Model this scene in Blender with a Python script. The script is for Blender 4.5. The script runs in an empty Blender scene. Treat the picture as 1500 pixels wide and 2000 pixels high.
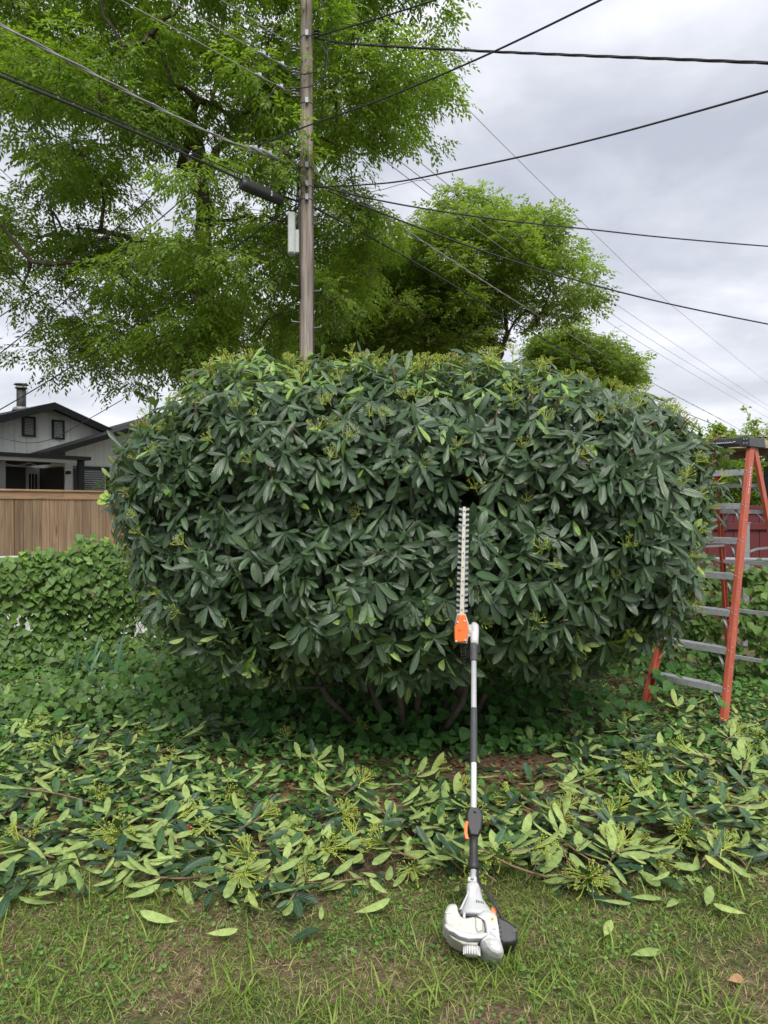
import bpy, math, random
import numpy as np
from mathutils import Vector, Matrix, Quaternion
random.seed(7); rng = np.random.default_rng(11)
scene = bpy.context.scene
COL = scene.collection
R = math.radians

# ------------------------------------------------------------------ camera
CAM = Vector((0.0, 0.0, 1.75)); FPX = 1400.0; PITCH = math.atan(10.0/FPX)
cam = bpy.data.cameras.new('camera'); camo = bpy.data.objects.new('camera', cam); COL.objects.link(camo)
camo.location = CAM; camo.rotation_euler = (R(90)-PITCH, 0, 0)
cam.sensor_fit = 'VERTICAL'; cam.sensor_height = 36.0; cam.lens = 36.0*FPX/2000.0
cam.clip_start = 0.05; cam.clip_end = 2000
cam.dof.use_dof = True; cam.dof.focus_distance = 4.6; cam.dof.aperture_fstop = 7.0
scene.camera = camo
# ------------------------------------------------------------------ sky, sun, exposure
SUN_EL, SUN_AZ = 50.0, 168.0          # degrees; azimuth clockwise from +Y (behind the camera, a little right)
world = bpy.data.worlds.new('World'); scene.world = world; world.use_nodes = True
nt = world.node_tree; nt.nodes.clear()
def N(tree, t, **kw):
    n = tree.nodes.new(t)
    for k, v in kw.items():
        if k.startswith('i_'):
            key = k[2:]; key = int(key) if key.isdigit() else key
            n.inputs[key].default_value = v
        else: setattr(n, k, v)
    return n
def ramp(tree, stops, interp='LINEAR'):
    n = tree.nodes.new('ShaderNodeValToRGB'); cr = n.color_ramp; cr.interpolation = interp
    while len(cr.elements) < len(stops): cr.elements.new(0.5)
    for e, (p, c) in zip(cr.elements, stops):
        e.position = p; e.color = (*c, 1) if len(c) == 3 else c
    return n
L = nt.links.new
sky = N(nt, 'ShaderNodeTexSky', sky_type='NISHITA', sun_disc=False)
sky.sun_elevation = R(SUN_EL); sky.sun_rotation = R(SUN_AZ)
bg1 = N(nt, 'ShaderNodeBackground'); bg1.inputs[1].default_value = 0.05; L(sky.outputs[0], bg1.inputs[0])
tc = N(nt, 'ShaderNodeTexCoord'); sx = N(nt, 'ShaderNodeSeparateXYZ'); L(tc.outputs['Generated'], sx.inputs[0])
zc = N(nt, 'ShaderNodeMath', operation='MAXIMUM', i_1=0.0); L(sx.outputs[2], zc.inputs[0])
za = N(nt, 'ShaderNodeMath', operation='ADD', i_1=0.22); L(zc.outputs[0], za.inputs[0])
dx = N(nt, 'ShaderNodeMath', operation='DIVIDE'); L(sx.outputs[0], dx.inputs[0]); L(za.outputs[0], dx.inputs[1])
dy = N(nt, 'ShaderNodeMath', operation='DIVIDE'); L(sx.outputs[1], dy.inputs[0]); L(za.outputs[0], dy.inputs[1])
cb = N(nt, 'ShaderNodeCombineXYZ', i_2=3.7); L(dx.outputs[0], cb.inputs[0]); L(dy.outputs[0], cb.inputs[1])
n1 = N(nt, 'ShaderNodeTexNoise', i_Scale=1.5, i_Detail=5.0, i_Roughness=0.48, i_Distortion=0.5); L(cb.outputs[0], n1.inputs['Vector'])
n2 = N(nt, 'ShaderNodeTexNoise', i_Scale=3.4, i_Detail=5.0, i_Roughness=0.55, i_Distortion=0.2); L(cb.outputs[0], n2.inputs['Vector'])
mxn = N(nt, 'ShaderNodeMix', data_type='FLOAT'); mxn.inputs[0].default_value = 0.35
L(n1.outputs[0], mxn.inputs[2]); L(n2.outputs[0], mxn.inputs[3])
cr = ramp(nt, [(0.36, (0.255, 0.272, 0.315)), (0.46, (0.325, 0.340, 0.380)), (0.54, (0.41, 0.42, 0.455)), (0.64, (0.53, 0.535, 0.56))])
L(mxn.outputs[0], cr.inputs[0])
hz = N(nt, 'ShaderNodeMapRange', i_1=0.0, i_2=0.28, i_3=0.6, i_4=0.0, clamp=True); L(sx.outputs[2], hz.inputs[0])
hm = N(nt, 'ShaderNodeMix', data_type='RGBA'); L(hz.outputs[0], hm.inputs[0]); L(cr.outputs[0], hm.inputs[6]); hm.inputs[7].default_value = (0.47, 0.475, 0.495, 1)
bg2 = N(nt, 'ShaderNodeBackground'); bg2.inputs[1].default_value = 0.89; L(hm.outputs[2], bg2.inputs[0])
ms = N(nt, 'ShaderNodeMixShader'); ms.inputs[0].default_value = 0.95; L(bg1.outputs[0], ms.inputs[1]); L(bg2.outputs[0], ms.inputs[2])
wo = N(nt, 'ShaderNodeOutputWorld'); L(ms.outputs[0], wo.inputs[0])
sun = bpy.data.lights.new('sun', 'SUN'); sun.energy = 1.5; sun.angle = R(32); sun.color = (1.0, 0.965, 0.91)
suno = bpy.data.objects.new('sun', sun); COL.objects.link(suno)
sd = Vector((math.sin(R(SUN_AZ))*math.cos(R(SUN_EL)), math.cos(R(SUN_AZ))*math.cos(R(SUN_EL)), math.sin(R(SUN_EL))))
suno.rotation_euler = sd.to_track_quat('Z', 'Y').to_euler(); suno.location = sd*60
vs = scene.view_settings; vs.view_transform = 'Standard'; vs.look = 'None'; vs.gamma = 1.0; vs.use_curve_mapping = False
vs.exposure = 1.35
scene.render.engine = 'CYCLES'
scene.cycles.max_bounces = 8; scene.cycles.transmission_bounces = 3; scene.cycles.diffuse_bounces = 6; scene.cycles.glossy_bounces = 3
scene.cycles.caustics_reflective = False; scene.cycles.caustics_refractive = False
scene.cycles.use_denoising = True

# ------------------------------------------------------------------ pixel helpers
def ray(px, py):
    x = (px-750.0)/FPX; y = -(py-1000.0)/FPX
    c, s = math.cos(PITCH), math.sin(PITCH)
    return Vector((x, c + y*s, y*c - s))
def at(px, py, Y):                 # the point of that pixel's direction at depth Y
    d = ray(px, py); return CAM + d*(Y/d.y)
def on_ground(px, py, z=0.0):
    d = ray(px, py); return CAM + d*((z-CAM.z)/d.z)
def on_plane(px, py, p0, n):
    d = ray(px, py); return CAM + d*((Vector(p0)-CAM).dot(n)/d.dot(n))

# ------------------------------------------------------------------ object helpers
def tag(o, label=None, cat=None, group=None, kind=None):
    if label: o['label'] = label
    if cat: o['category'] = cat
    if group: o['group'] = group
    if kind: o['kind'] = kind
    return o
def empty(name, loc=(0, 0, 0), rot=None):
    o = bpy.data.objects.new(name, None); COL.objects.link(o); o.location = loc; o.empty_display_size = 0.1
    if rot is not None: o.rotation_euler = rot
    return o
def link_obj(name, me, parent=None, mw=None):
    o = bpy.data.objects.new(name, me); COL.objects.link(o)
    if parent is not None: o.parent = parent
    if mw is not None: o.matrix_local = mw
    return o
def copy_tree(o, parent=None):
    c = o.copy(); COL.objects.link(c); c.parent = parent
    for ch in list(o.children): copy_tree(ch, c)
    return c
class MB:
    def __init__(s): s.v = []; s.f = []; s.sm = []
    def add(s, vs, fs, smooth=False):
        b = len(s.v); s.v += [tuple(p) for p in vs]; s.f += [tuple(i+b for i in f) for f in fs]; s.sm += [smooth]*len(fs); return s
    def box(s, c, d, M=None, bev=0.0):
        hx, hy, hz = d[0]/2, d[1]/2, d[2]/2
        if bev <= 0:
            vs = [Vector((c[0]+x*hx, c[1]+y*hy, c[2]+z*hz)) for x in (-1, 1) for y in (-1, 1) for z in (-1, 1)]
            fs = [(0,1,3,2),(4,6,7,5),(0,4,5,1),(2,3,7,6),(0,2,6,4),(1,5,7,3)]
        else:
            vs = []; idx = {}
            for sxx in (-1, 1):
                for syy in (-1, 1):
                    for szz in (-1, 1):
                        for ax in range(3):
                            p = [hx-bev, hy-bev, hz-bev]; p[ax] += bev
                            idx[(sxx, syy, szz, ax)] = len(vs)
                            vs.append(Vector((c[0]+sxx*p[0], c[1]+syy*p[1], c[2]+szz*p[2])))
            fs = []
            def face(ks, nrm):
                ids = [idx[k] for k in ks]; a, b, d2 = vs[ids[0]], vs[ids[1]], vs[ids[2]]
                if (b-a).cross(d2-a).dot(Vector(nrm)) < 0: ids.reverse()
                fs.append(tuple(ids))
            for ax in range(3):
                o1, o2 = [i for i in range(3) if i != ax]
                for sg in (-1, 1):
                    ks = []
                    for p, q in ((-1,-1),(1,-1),(1,1),(-1,1)):
                        k = [0,0,0]; k[ax] = sg; k[o1] = p; k[o2] = q; ks.append((*k, ax))
                    nn = [0,0,0]; nn[ax] = sg; face(ks, nn)
            for a1, a2 in ((0,1),(0,2),(1,2)):
                o = 3-a1-a2
                for p in (-1,1):
                    for q in (-1,1):
                        ks = []
                        for w, axx in ((-1,a1),(-1,a2),(1,a2),(1,a1)):
                            k=[0,0,0]; k[a1]=p; k[a2]=q; k[o]=w; ks.append((*k, axx))
                        nn=[0,0,0]; nn[a1]=p; nn[a2]=q; face(ks, nn)
            for p in (-1,1):
                for q in (-1,1):
                    for w in (-1,1): face([(p,q,w,0),(p,q,w,1),(p,q,w,2)], (p,q,w))
        if M is not None: vs = [M @ v for v in vs]
        return s.add(vs, fs)
    def tube(s, pts, rad, n=8, cap=True, smooth=True):
        pts = [Vector(p) for p in pts]; k = len(pts)
        rads = rad if hasattr(rad, '__len__') else [rad]*k
        vs = []; up = None
        for i, p in enumerate(pts):
            t = (pts[min(i+1, k-1)]-pts[max(i-1, 0)])
            t = t.normalized() if t.length > 1e-9 else Vector((0,0,1))
            if up is None: up = Vector((0,0,1)) if abs(t.z) < 0.9 else Vector((1,0,0))
            a = t.cross(up)
            if a.length < 1e-6: a = t.cross(Vector((0,1,0)))
            a.normalize(); b = a.cross(t); up = b*-1 if False else b
            up = b
            for j in range(n):
                th = 2*math.pi*j/n
                vs.append(p + (a*math.cos(th)+b*math.sin(th))*rads[i])
        fs = [(i*n+j, i*n+(j+1)%n, (i+1)*n+(j+1)%n, (i+1)*n+j) for i in range(k-1) for j in range(n)]
        s.add(vs, fs, smooth)
        if cap:
            b0 = len(s.v)-len(vs)
            s.f.append(tuple(b0+j for j in reversed(range(n)))); s.sm.append(False)
            s.f.append(tuple(b0+(k-1)*n+j for j in range(n))); s.sm.append(False)
        return s
    def prism(s, poly, y0, y1, M=None):          # polygon in local XZ, extruded along Y
        n = len(poly)
        vs = [Vector((x, y0, z)) for x, z in poly]+[Vector((x, y1, z)) for x, z in poly]
        ar = sum(poly[i][0]*poly[(i+1)%n][1]-poly[(i+1)%n][0]*poly[i][1] for i in range(n))
        fs = [tuple(range(n)), tuple(range(2*n-1, n-1, -1))]+[(i, i+n, (i+1)%n+n, (i+1)%n) for i in range(n)]
        if (ar < 0) != (y0 > y1): fs = [tuple(reversed(f)) for f in fs]
        if M is not None: vs = [M @ v for v in vs]
        return s.add(vs, fs)
    def loft(s, secs, M=None, smooth=True, cap=True):      # sections: same-length rings
        n = len(secs[0]); vs = [Vector(p) for r in secs for p in r]
        fs = [(i*n+j, i*n+(j+1)%n, (i+1)*n+(j+1)%n, (i+1)*n+j) for i in range(len(secs)-1) for j in range(n)]
        if cap: fs += [tuple(reversed(range(n))), tuple((len(secs)-1)*n+j for j in range(n))]
        if M is not None: vs = [M @ v for v in vs]
        return s.add(vs, fs, smooth)
    def mesh(s, name, mat):
        me = bpy.data.meshes.new(name); me.from_pydata(s.v, [], s.f)
        me.polygons.foreach_set('use_smooth', s.sm)
        if mat: me.materials.append(mat)
        me.update(); return me
    def build(s, name, mat, parent=None, bevel=0.0):
        o = link_obj(name, s.mesh(name, mat), parent)
        if bevel > 0:
            m = o.modifiers.new('bevel', 'BEVEL'); m.width = bevel; m.segments = 2; m.limit_method = 'ANGLE'; m.angle_limit = R(35)
        return o
def np_mesh(name, co, tris=None, quads=None, mat=None, luv=None, smooth=True):
    me = bpy.data.meshes.new(name); co = np.asarray(co, dtype=np.float32)
    me.vertices.add(len(co)); me.vertices.foreach_set('co', co.ravel())
    parts = []; starts = []; tot = []; off = 0
    for a, k in ((tris, 3), (quads, 4)):
        if a is not None and len(a):
            a = np.asarray(a, dtype=np.int32); parts.append(a.ravel()); starts.append(off+np.arange(len(a))*k); tot.append(np.full(len(a), k)); off += a.size
    lp = np.concatenate(parts); st = np.concatenate(starts).astype(np.int32); tt = np.concatenate(tot).astype(np.int32)
    me.loops.add(len(lp)); me.loops.foreach_set('vertex_index', lp)
    me.polygons.add(len(st)); me.polygons.foreach_set('loop_start', st); me.polygons.foreach_set('loop_total', tt)
    me.polygons.foreach_set('use_smooth', np.full(len(st), smooth))
    me.update(calc_edges=True)
    if luv is not None:
        at_ = me.attributes.new('luv', 'FLOAT_VECTOR', 'POINT'); at_.data.foreach_set('vector', np.asarray(luv, dtype=np.float32).ravel())
    if mat: me.materials.append(mat)
    return me
def unit(a): return a/np.maximum(np.linalg.norm(a, axis=-1, keepdims=True), 1e-9)

# ------------------------------------------------------------------ materials
def principled(name):
    m = bpy.data.materials.new(name); m.use_nodes = True
    return m, m.node_tree, m.node_tree.nodes['Principled BSDF'], m.node_tree.nodes['Material Output']
def plain(name, col, rough=0.5, metal=0.0, vary=0.12, scale=6.0, bump=0.0, bscale=40.0, dirt=None, dirt_amt=0.0, stretch=(1,1,1), spec=0.5):
    m, t, b, o = principled(name); K = t.links.new
    tc = N(t, 'ShaderNodeTexCoord'); mp = N(t, 'ShaderNodeMapping'); mp.inputs['Scale'].default_value = stretch; K(tc.outputs['Object'], mp.inputs[0])
    n = N(t, 'ShaderNodeTexNoise', i_Scale=scale, i_Detail=5.0, i_Roughness=0.6); K(mp.outputs[0], n.inputs['Vector'])
    c0 = tuple(max(0, c*(1-vary)) for c in col); c1 = tuple(min(1, c*(1+vary)) for c in col)
    rp = ramp(t, [(0.3, c0), (0.7, c1)]); K(n.outputs[0], rp.inputs[0]); out = rp.outputs[0]
    if dirt:
        n3 = N(t, 'ShaderNodeTexNoise', i_Scale=scale*2.3, i_Detail=7.0, i_Roughness=0.7); K(mp.outputs[0], n3.inputs['Vector'])
        r3 = ramp(t, [(0.52, (0,0,0)), (0.72, (dirt_amt,)*3)]); K(n3.outputs[0], r3.inputs[0])
        mx = N(t, 'ShaderNodeMix', data_type='RGBA'); K(r3.outputs[0], mx.inputs[0]); K(out, mx.inputs[6]); mx.inputs[7].default_value = (*dirt, 1); out = mx.outputs[2]
    K(out, b.inputs['Base Color']); b.inputs['Roughness'].default_value = rough; b.inputs['Metallic'].default_value = metal
    b.inputs['Specular IOR Level'].default_value = spec
    if bump > 0:
        n2 = N(t, 'ShaderNodeTexNoise', i_Scale=bscale, i_Detail=4.0); K(mp.outputs[0], n2.inputs['Vector'])
        bp = N(t, 'ShaderNodeBump', i_Strength=bump, i_Distance=0.02); K(n2.outputs[0], bp.inputs['Height']); K(bp.outputs[0], b.inputs['Normal'])
    return m
def wood(name, cols, grain=(1, 1, 0.06), scale=9.0, rough=0.85, knots=True, per_obj=0.35, bump=0.35):
    m, t, b, o = principled(name); K = t.links.new
    tc = N(t, 'ShaderNodeTexCoord'); oi = N(t, 'ShaderNodeObjectInfo')
    ad = N(t, 'ShaderNodeVectorMath', operation='SCALE'); ad.inputs[0].default_value = (37.0, 11.0, 53.0); K(oi.outputs['Random'], ad.inputs['Scale'])
    av = N(t, 'ShaderNodeVectorMath', operation='ADD'); K(tc.outputs['Object'], av.inputs[0]); K(ad.outputs[0], av.inputs[1])
    mp = N(t, 'ShaderNodeMapping'); mp.inputs['Scale'].default_value = grain; K(av.outputs[0], mp.inputs[0])
    n = N(t, 'ShaderNodeTexNoise', i_Scale=scale*4, i_Detail=6.0, i_Roughness=0.65, i_Distortion=0.6); K(mp.outputs[0], n.inputs['Vector'])
    rp = ramp(t, [(0.28, cols[0]), (0.5, cols[1]), (0.72, cols[2])]); K(n.outputs[0], rp.inputs[0]); out = rp.outputs[0]
    mp2 = N(t, 'ShaderNodeMapping'); mp2.inputs['Scale'].default_value = (1, 1, 0.3); K(av.outputs[0], mp2.inputs[0])
    if knots:
        v = N(t, 'ShaderNodeTexVoronoi', i_Scale=4.5); K(mp2.outputs[0], v.inputs['Vector'])
        r2 = ramp(t, [(0.03, (0.75,)*3), (0.10, (0, 0, 0))]); K(v.outputs['Distance'], r2.inputs[0])
        mx = N(t, 'ShaderNodeMix', data_type='RGBA'); K(r2.outputs[0], mx.inputs[0]); K(out, mx.inputs[6]); mx.inputs[7].default_value = (*[c*0.35 for c in cols[0]], 1); out = mx.outputs[2]
    mp3 = N(t, 'ShaderNodeMapping'); mp3.inputs['Scale'].default_value = tuple(1.0 if g > .5 else .02 for g in grain); K(av.outputs[0], mp3.inputs[0])
    n4 = N(t, 'ShaderNodeTexNoise', i_Scale=scale*11, i_Detail=3.0, i_Roughness=0.5); K(mp3.outputs[0], n4.inputs['Vector'])
    r4 = ramp(t, [(0.30, (0.75,)*3), (0.40, (0, 0, 0))]); K(n4.outputs[0], r4.inputs[0])
    mx4 = N(t, 'ShaderNodeMix', data_type='RGBA'); K(r4.outputs[0], mx4.inputs[0]); K(out, mx4.inputs[6]); mx4.inputs[7].default_value = (*[c*0.3 for c in cols[0]], 1); out = mx4.outputs[2]
    hs = N(t, 'ShaderNodeHueSaturation'); mr = N(t, 'ShaderNodeMapRange', i_3=1-per_obj, i_4=1+per_obj); K(oi.outputs['Random'], mr.inputs[0]); K(mr.outputs[0], hs.inputs['Value']); K(out, hs.inputs['Color'])
    K(hs.outputs[0], b.inputs['Base Color']); b.inputs['Roughness'].default_value = rough; b.inputs['Specular IOR Level'].default_value = 0.25
    bp = N(t, 'ShaderNodeBump', i_Strength=bump, i_Distance=0.01); K(n.outputs[0], bp.inputs['Height']); K(bp.outputs[0], b.inputs['Normal'])
    return m
def leafmat(name, stops, under=None, rough=0.42, spec=0.5, trans=0.25, tcol=(0.25, 0.42, 0.05), rib=None, ribw=0.07, vein=0.0):
    m, t, b, o = principled(name); K = t.links.new
    a = N(t, 'ShaderNodeAttribute', attribute_name='luv'); s = N(t, 'ShaderNodeSeparateXYZ'); K(a.outputs['Vector'], s.inputs[0])
    rp = ramp(t, stops); K(s.outputs[2], rp.inputs[0]); out = rp.outputs[0]
    ge = N(t, 'ShaderNodeNewGeometry')
    tcn = N(t, 'ShaderNodeTexCoord'); n = N(t, 'ShaderNodeTexNoise', i_Scale=45.0, i_Detail=3.0); K(tcn.outputs['Object'], n.inputs['Vector'])
    hv = N(t, 'ShaderNodeHueSaturation'); mr = N(t, 'ShaderNodeMapRange', i_1=0.3, i_2=0.7, i_3=0.78, i_4=1.22); K(n.outputs[0], mr.inputs[0]); K(mr.outputs[0], hv.inputs['Value']); K(out, hv.inputs['Color']); out = hv.outputs[0]
    if rib:
        ab = N(t, 'ShaderNodeMath', operation='ABSOLUTE'); K(s.outputs[1], ab.inputs[0])
        r2 = ramp(t, [(0.0, (0.8,)*3), (ribw, (0.0,)*3)]); K(ab.outputs[0], r2.inputs[0])
        mx = N(t, 'ShaderNodeMix', data_type='RGBA'); K(r2.outputs[0], mx.inputs[0]); K(out, mx.inputs[6]); mx.inputs[7].default_value = (*rib, 1); out = mx.outputs[2]
    if under:
        ru = ramp(t, under); K(s.outputs[2], ru.inputs[0])
        h2 = N(t, 'ShaderNodeHueSaturation'); K(mr.outputs[0], h2.inputs['Value']); K(ru.outputs[0], h2.inputs['Color'])
        mu = N(t, 'ShaderNodeMix', data_type='RGBA'); K(ge.outputs['Backfacing'], mu.inputs[0]); K(out, mu.inputs[6]); K(h2.outputs[0], mu.inputs[7]); out = mu.outputs[2]
        rr = N(t, 'ShaderNodeMapRange', i_3=rough, i_4=0.75); K(ge.outputs['Backfacing'], rr.inputs[0]); K(rr.outputs[0], b.inputs['Roughness'])
    else: b.inputs['Roughness'].default_value = rough
    b.inputs['Specular IOR Level'].default_value = spec
    K(out, b.inputs['Base Color'])
    if vein > 0:
        ab2 = N(t, 'ShaderNodeMath', operation='ABSOLUTE'); K(s.outputs[1], ab2.inputs[0])
        m1 = N(t, 'ShaderNodeMath', operation='MULTIPLY', i_1=60.0); K(s.outputs[0], m1.inputs[0])
        m2 = N(t, 'ShaderNodeMath', operation='MULTIPLY_ADD', i_1=-14.0); K(ab2.outputs[0], m2.inputs[0]); K(m1.outputs[0], m2.inputs[2])
        si = N(t, 'ShaderNodeMath', operation='SINE'); K(m2.outputs[0], si.inputs[0])
        bp = N(t, 'ShaderNodeBump', i_Strength=vein, i_Distance=0.004); K(si.outputs[0], bp.inputs['Height']); K(bp.outputs[0], b.inputs['Normal'])
    if trans > 0:
        tr = N(t, 'ShaderNodeBsdfTranslucent'); mt = N(t, 'ShaderNodeMix', data_type='RGBA', blend_type='MULTIPLY')
        hs = N(t, 'ShaderNodeHueSaturation', i_Value=1.6, i_Saturation=1.1); K(out, hs.inputs['Color']); K(hs.outputs[0], tr.inputs[0])
        mi = N(t, 'ShaderNodeMixShader'); mi.inputs[0].default_value = trans; K(b.outputs[0], mi.inputs[1]); K(tr.outputs[0], mi.inputs[2]); K(mi.outputs[0], o.inputs[0])
    return m
BUSH_UNDER = [(0.0, (0.20, 0.29, 0.085)), (0.55, (0.27, 0.37, 0.11)), (0.9, (0.33, 0.43, 0.13)), (1.0, (0.36, 0.42, 0.10))]
M = {}
M['bush_leaf'] = leafmat('bush_leaf', [(0.0, (0.032, 0.062, 0.030)), (0.5, (0.050, 0.096, 0.041)), (0.86, (0.074, 0.138, 0.046)), (0.93, (0.12, 0.22, 0.05)), (1.0, (0.24, 0.38, 0.06))],
    under=BUSH_UNDER, rough=0.34, spec=0.6, trans=0.10, rib=(0.10, 0.16, 0.06), vein=0.25)
M['clip_leaf'] = leafmat('clip_leaf', [(0.0, (0.030, 0.066, 0.038)), (0.6, (0.042, 0.092, 0.044)), (1.0, (0.07, 0.15, 0.05))],
    under=BUSH_UNDER, rough=0.36, spec=0.5, trans=0.10, rib=(0.14, 0.2, 0.08), vein=0.3)
M['vine_leaf'] = leafmat('vine_leaf', [(0.0, (0.060, 0.115, 0.028)), (0.5, (0.11, 0.205, 0.042)), (0.85, (0.18, 0.30, 0.055)), (1.0, (0.32, 0.45, 0.075))], rough=0.5, spec=0.35, trans=0.25, rib=(0.14, 0.25, 0.08), ribw=0.06)
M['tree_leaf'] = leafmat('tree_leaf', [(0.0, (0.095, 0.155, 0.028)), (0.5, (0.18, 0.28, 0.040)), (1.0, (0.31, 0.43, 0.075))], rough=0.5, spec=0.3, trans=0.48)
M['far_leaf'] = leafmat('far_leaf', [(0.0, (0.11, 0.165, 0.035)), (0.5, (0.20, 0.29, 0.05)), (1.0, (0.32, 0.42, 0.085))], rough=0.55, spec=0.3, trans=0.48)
M['grass'] = leafmat('grass', [(0.0, (0.085, 0.135, 0.028)), (0.45, (0.165, 0.245, 0.045)), (0.72, (0.25, 0.34, 0.07)), (0.80, (0.31, 0.29, 0.12)), (1.0, (0.42, 0.34, 0.19))], rough=0.6, spec=0.25, trans=0.25)
M['weed'] = leafmat('weed', [(0.0, (0.045, 0.12, 0.028)), (0.6, (0.085, 0.205, 0.042)), (1.0, (0.17, 0.31, 0.06))], rough=0.55, spec=0.3, trans=0.22, rib=(0.13, 0.26, 0.08))
M['dead_leaf'] = leafmat('dead_leaf', [(0.0, (0.09, 0.045, 0.022)), (0.6, (0.20, 0.11, 0.055)), (1.0, (0.36, 0.22, 0.11))], rough=0.7, spec=0.2, trans=0.1)
M['red_leaf'] = leafmat('red_leaf', [(0.0, (0.30, 0.02, 0.03)), (1.0, (0.42, 0.04, 0.05))], rough=0.5, trans=0.1)
M['flower'] = plain('flower_stalk', (0.40, 0.47, 0.075), 0.6, vary=0.2, scale=30)
M['bud'] = plain('flower_bud', (0.34, 0.36, 0.08), 0.7, vary=0.25, scale=60)
M['twig'] = plain('twig_bark', (0.18, 0.115, 0.07), 0.8, vary=0.35, scale=30, bump=0.3)
M['cut'] = plain('fresh_cut_wood', (0.55, 0.36, 0.2), 0.8)
M['bark'] = plain('bark', (0.085, 0.066, 0.050), 0.9, vary=0.4, scale=5, bump=0.8, bscale=14, stretch=(1, 1, 0.25))
M['bush_bark'] = plain('bush_bark', (0.11, 0.085, 0.065), 0.9, vary=0.35, scale=12, bump=0.6, bscale=40)
M['pole'] = wood('pole_wood', [(0.12, 0.098, 0.082), (0.26, 0.222, 0.19), (0.42, 0.37, 0.32)], grain=(1, 1, 0.05), scale=4.5, per_obj=0.0, bump=0.6)
M['cedar'] = wood('cedar', [(0.12, 0.080, 0.048), (0.205, 0.138, 0.084), (0.29, 0.215, 0.145)], per_obj=0.30)
M['cedar_cap'] = wood('cedar_cap', [(0.20, 0.125, 0.07), (0.29, 0.185, 0.105), (0.38, 0.265, 0.165)], grain=(0.06, 1, 1), per_obj=0.1)
M['alu'] = plain('aluminium', (0.66, 0.67, 0.69), 0.36, 0.35, vary=0.06, scale=20)
M['step_alu'] = plain('step_aluminium', (0.50, 0.52, 0.54), 0.45, 0.3, vary=0.15, scale=14, dirt=(0.16, 0.16, 0.16), dirt_amt=0.5)
M['galv'] = plain('galvanised', (0.30, 0.315, 0.325), 0.5, 0.5, vary=0.15, scale=20)
M['blade'] = plain('blade_steel', (0.62, 0.60, 0.52), 0.42, 0.55, vary=0.12, scale=30, dirt=(0.33, 0.30, 0.14), dirt_amt=0.7)
M['tooth'] = plain('tooth_steel', (0.36, 0.37, 0.37), 0.38, 0.8, vary=0.2, scale=40)
M['orange'] = plain('orange_plastic', (0.85, 0.165, 0.03), 0.42, vary=0.06, dirt=(0.25, 0.12, 0.05), dirt_amt=0.3)
M['white'] = plain('white_plastic', (0.50, 0.51, 0.515), 0.45, vary=0.05, scale=10, dirt=(0.42, 0.36, 0.24), dirt_amt=0.55)
M['tank'] = plain('tank_plastic', (0.43, 0.43, 0.40), 0.42, vary=0.06, scale=10, dirt=(0.36, 0.29, 0.17), dirt_amt=0.75)
M['black'] = plain('black_plastic', (0.022, 0.022, 0.024), 0.5, vary=0.2, scale=30, bump=0.1, bscale=300)
M['grey_rubber'] = plain('grey_rubber', (0.055, 0.057, 0.062), 0.6, vary=0.15, scale=30)
M['yellow'] = plain('yellow_label', (0.8, 0.5, 0.02), 0.5, vary=0.03)
M['label'] = plain('label_white', (0.75, 0.76, 0.78), 0.4, vary=0.03)
M['label_grey'] = plain('label_grey', (0.32, 0.33, 0.35), 0.4, vary=0.1, scale=80)
M['fibre'] = plain('orange_fibreglass', (0.43, 0.092, 0.050), 0.5, vary=0.18, scale=9, stretch=(1, 1, 0.2), dirt=(0.40, 0.24, 0.2), dirt_amt=0.5)
M['cap'] = plain('ladder_cap_plastic', (0.055, 0.06, 0.068), 0.6, vary=0.15, scale=20, dirt=(0.18, 0.18, 0.18), dirt_amt=0.4)
M['cable'] = plain('cable_black', (0.020, 0.020, 0.024), 0.6, vary=0.1)
M['wire'] = plain('bare_wire', (0.34, 0.34, 0.34), 0.5, 0.4, vary=0.1)
M['box_grey'] = plain('terminal_grey', (0.42, 0.45, 0.43), 0.55, vary=0.08, dirt=(0.2, 0.2, 0.18), dirt_amt=0.4)
M['siding'] = plain('grey_siding', (0.66, 0.67, 0.665), 0.8, vary=0.06, scale=3, bump=0.15, stretch=(6, 6, 0.4))
M['trim_black'] = plain('black_trim', (0.010, 0.010, 0.012), 0.6, vary=0.15)
M['shingle'] = plain('shingles', (0.022, 0.021, 0.024), 0.9, vary=0.35, scale=6, bump=0.5, bscale=25, dirt=(0.09, 0.06, 0.035), dirt_amt=0.6)
M['trim_white'] = plain('white_trim', (0.52, 0.53, 0.53), 0.6, vary=0.05)
M['louver'] = plain('louver_grey', (0.50, 0.54, 0.54), 0.6, vary=0.06)
M['grey_wood'] = plain('grey_post', (0.16, 0.16, 0.155), 0.9, vary=0.3, scale=8, stretch=(1, 1, 0.1), bump=0.3)
M['door'] = plain('door_grey', (0.34, 0.34, 0.36), 0.6, vary=0.05)
M['shade_in'] = plain('recess_shade', (0.03, 0.03, 0.033), 0.8)  # near-black tone standing in for shade inside the porch and behind louvre slats
mg, tg, bgl, og = principled('window_glass'); bgl.inputs['Base Color'].default_value = (0.02, 0.025, 0.03, 1); bgl.inputs['Roughness'].default_value = 0.08; M['glass'] = mg
M['chimney'] = plain('chimney_metal', (0.075, 0.068, 0.068), 0.55, 0.5, vary=0.15)
M['beige'] = plain('beige_fascia', (0.42, 0.37, 0.25), 0.7, vary=0.06)
M['soffit'] = plain('soffit', (0.22, 0.17, 0.12), 0.8, vary=0.15)
M['red_wood'] = plain('red_fence_paint', (0.095, 0.0125, 0.015), 0.7, vary=0.12, scale=5, stretch=(4, 4, 0.4), bump=0.15)
M['dark_siding'] = plain('dark_siding', (0.035, 0.042, 0.052), 0.8, vary=0.1)

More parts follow.
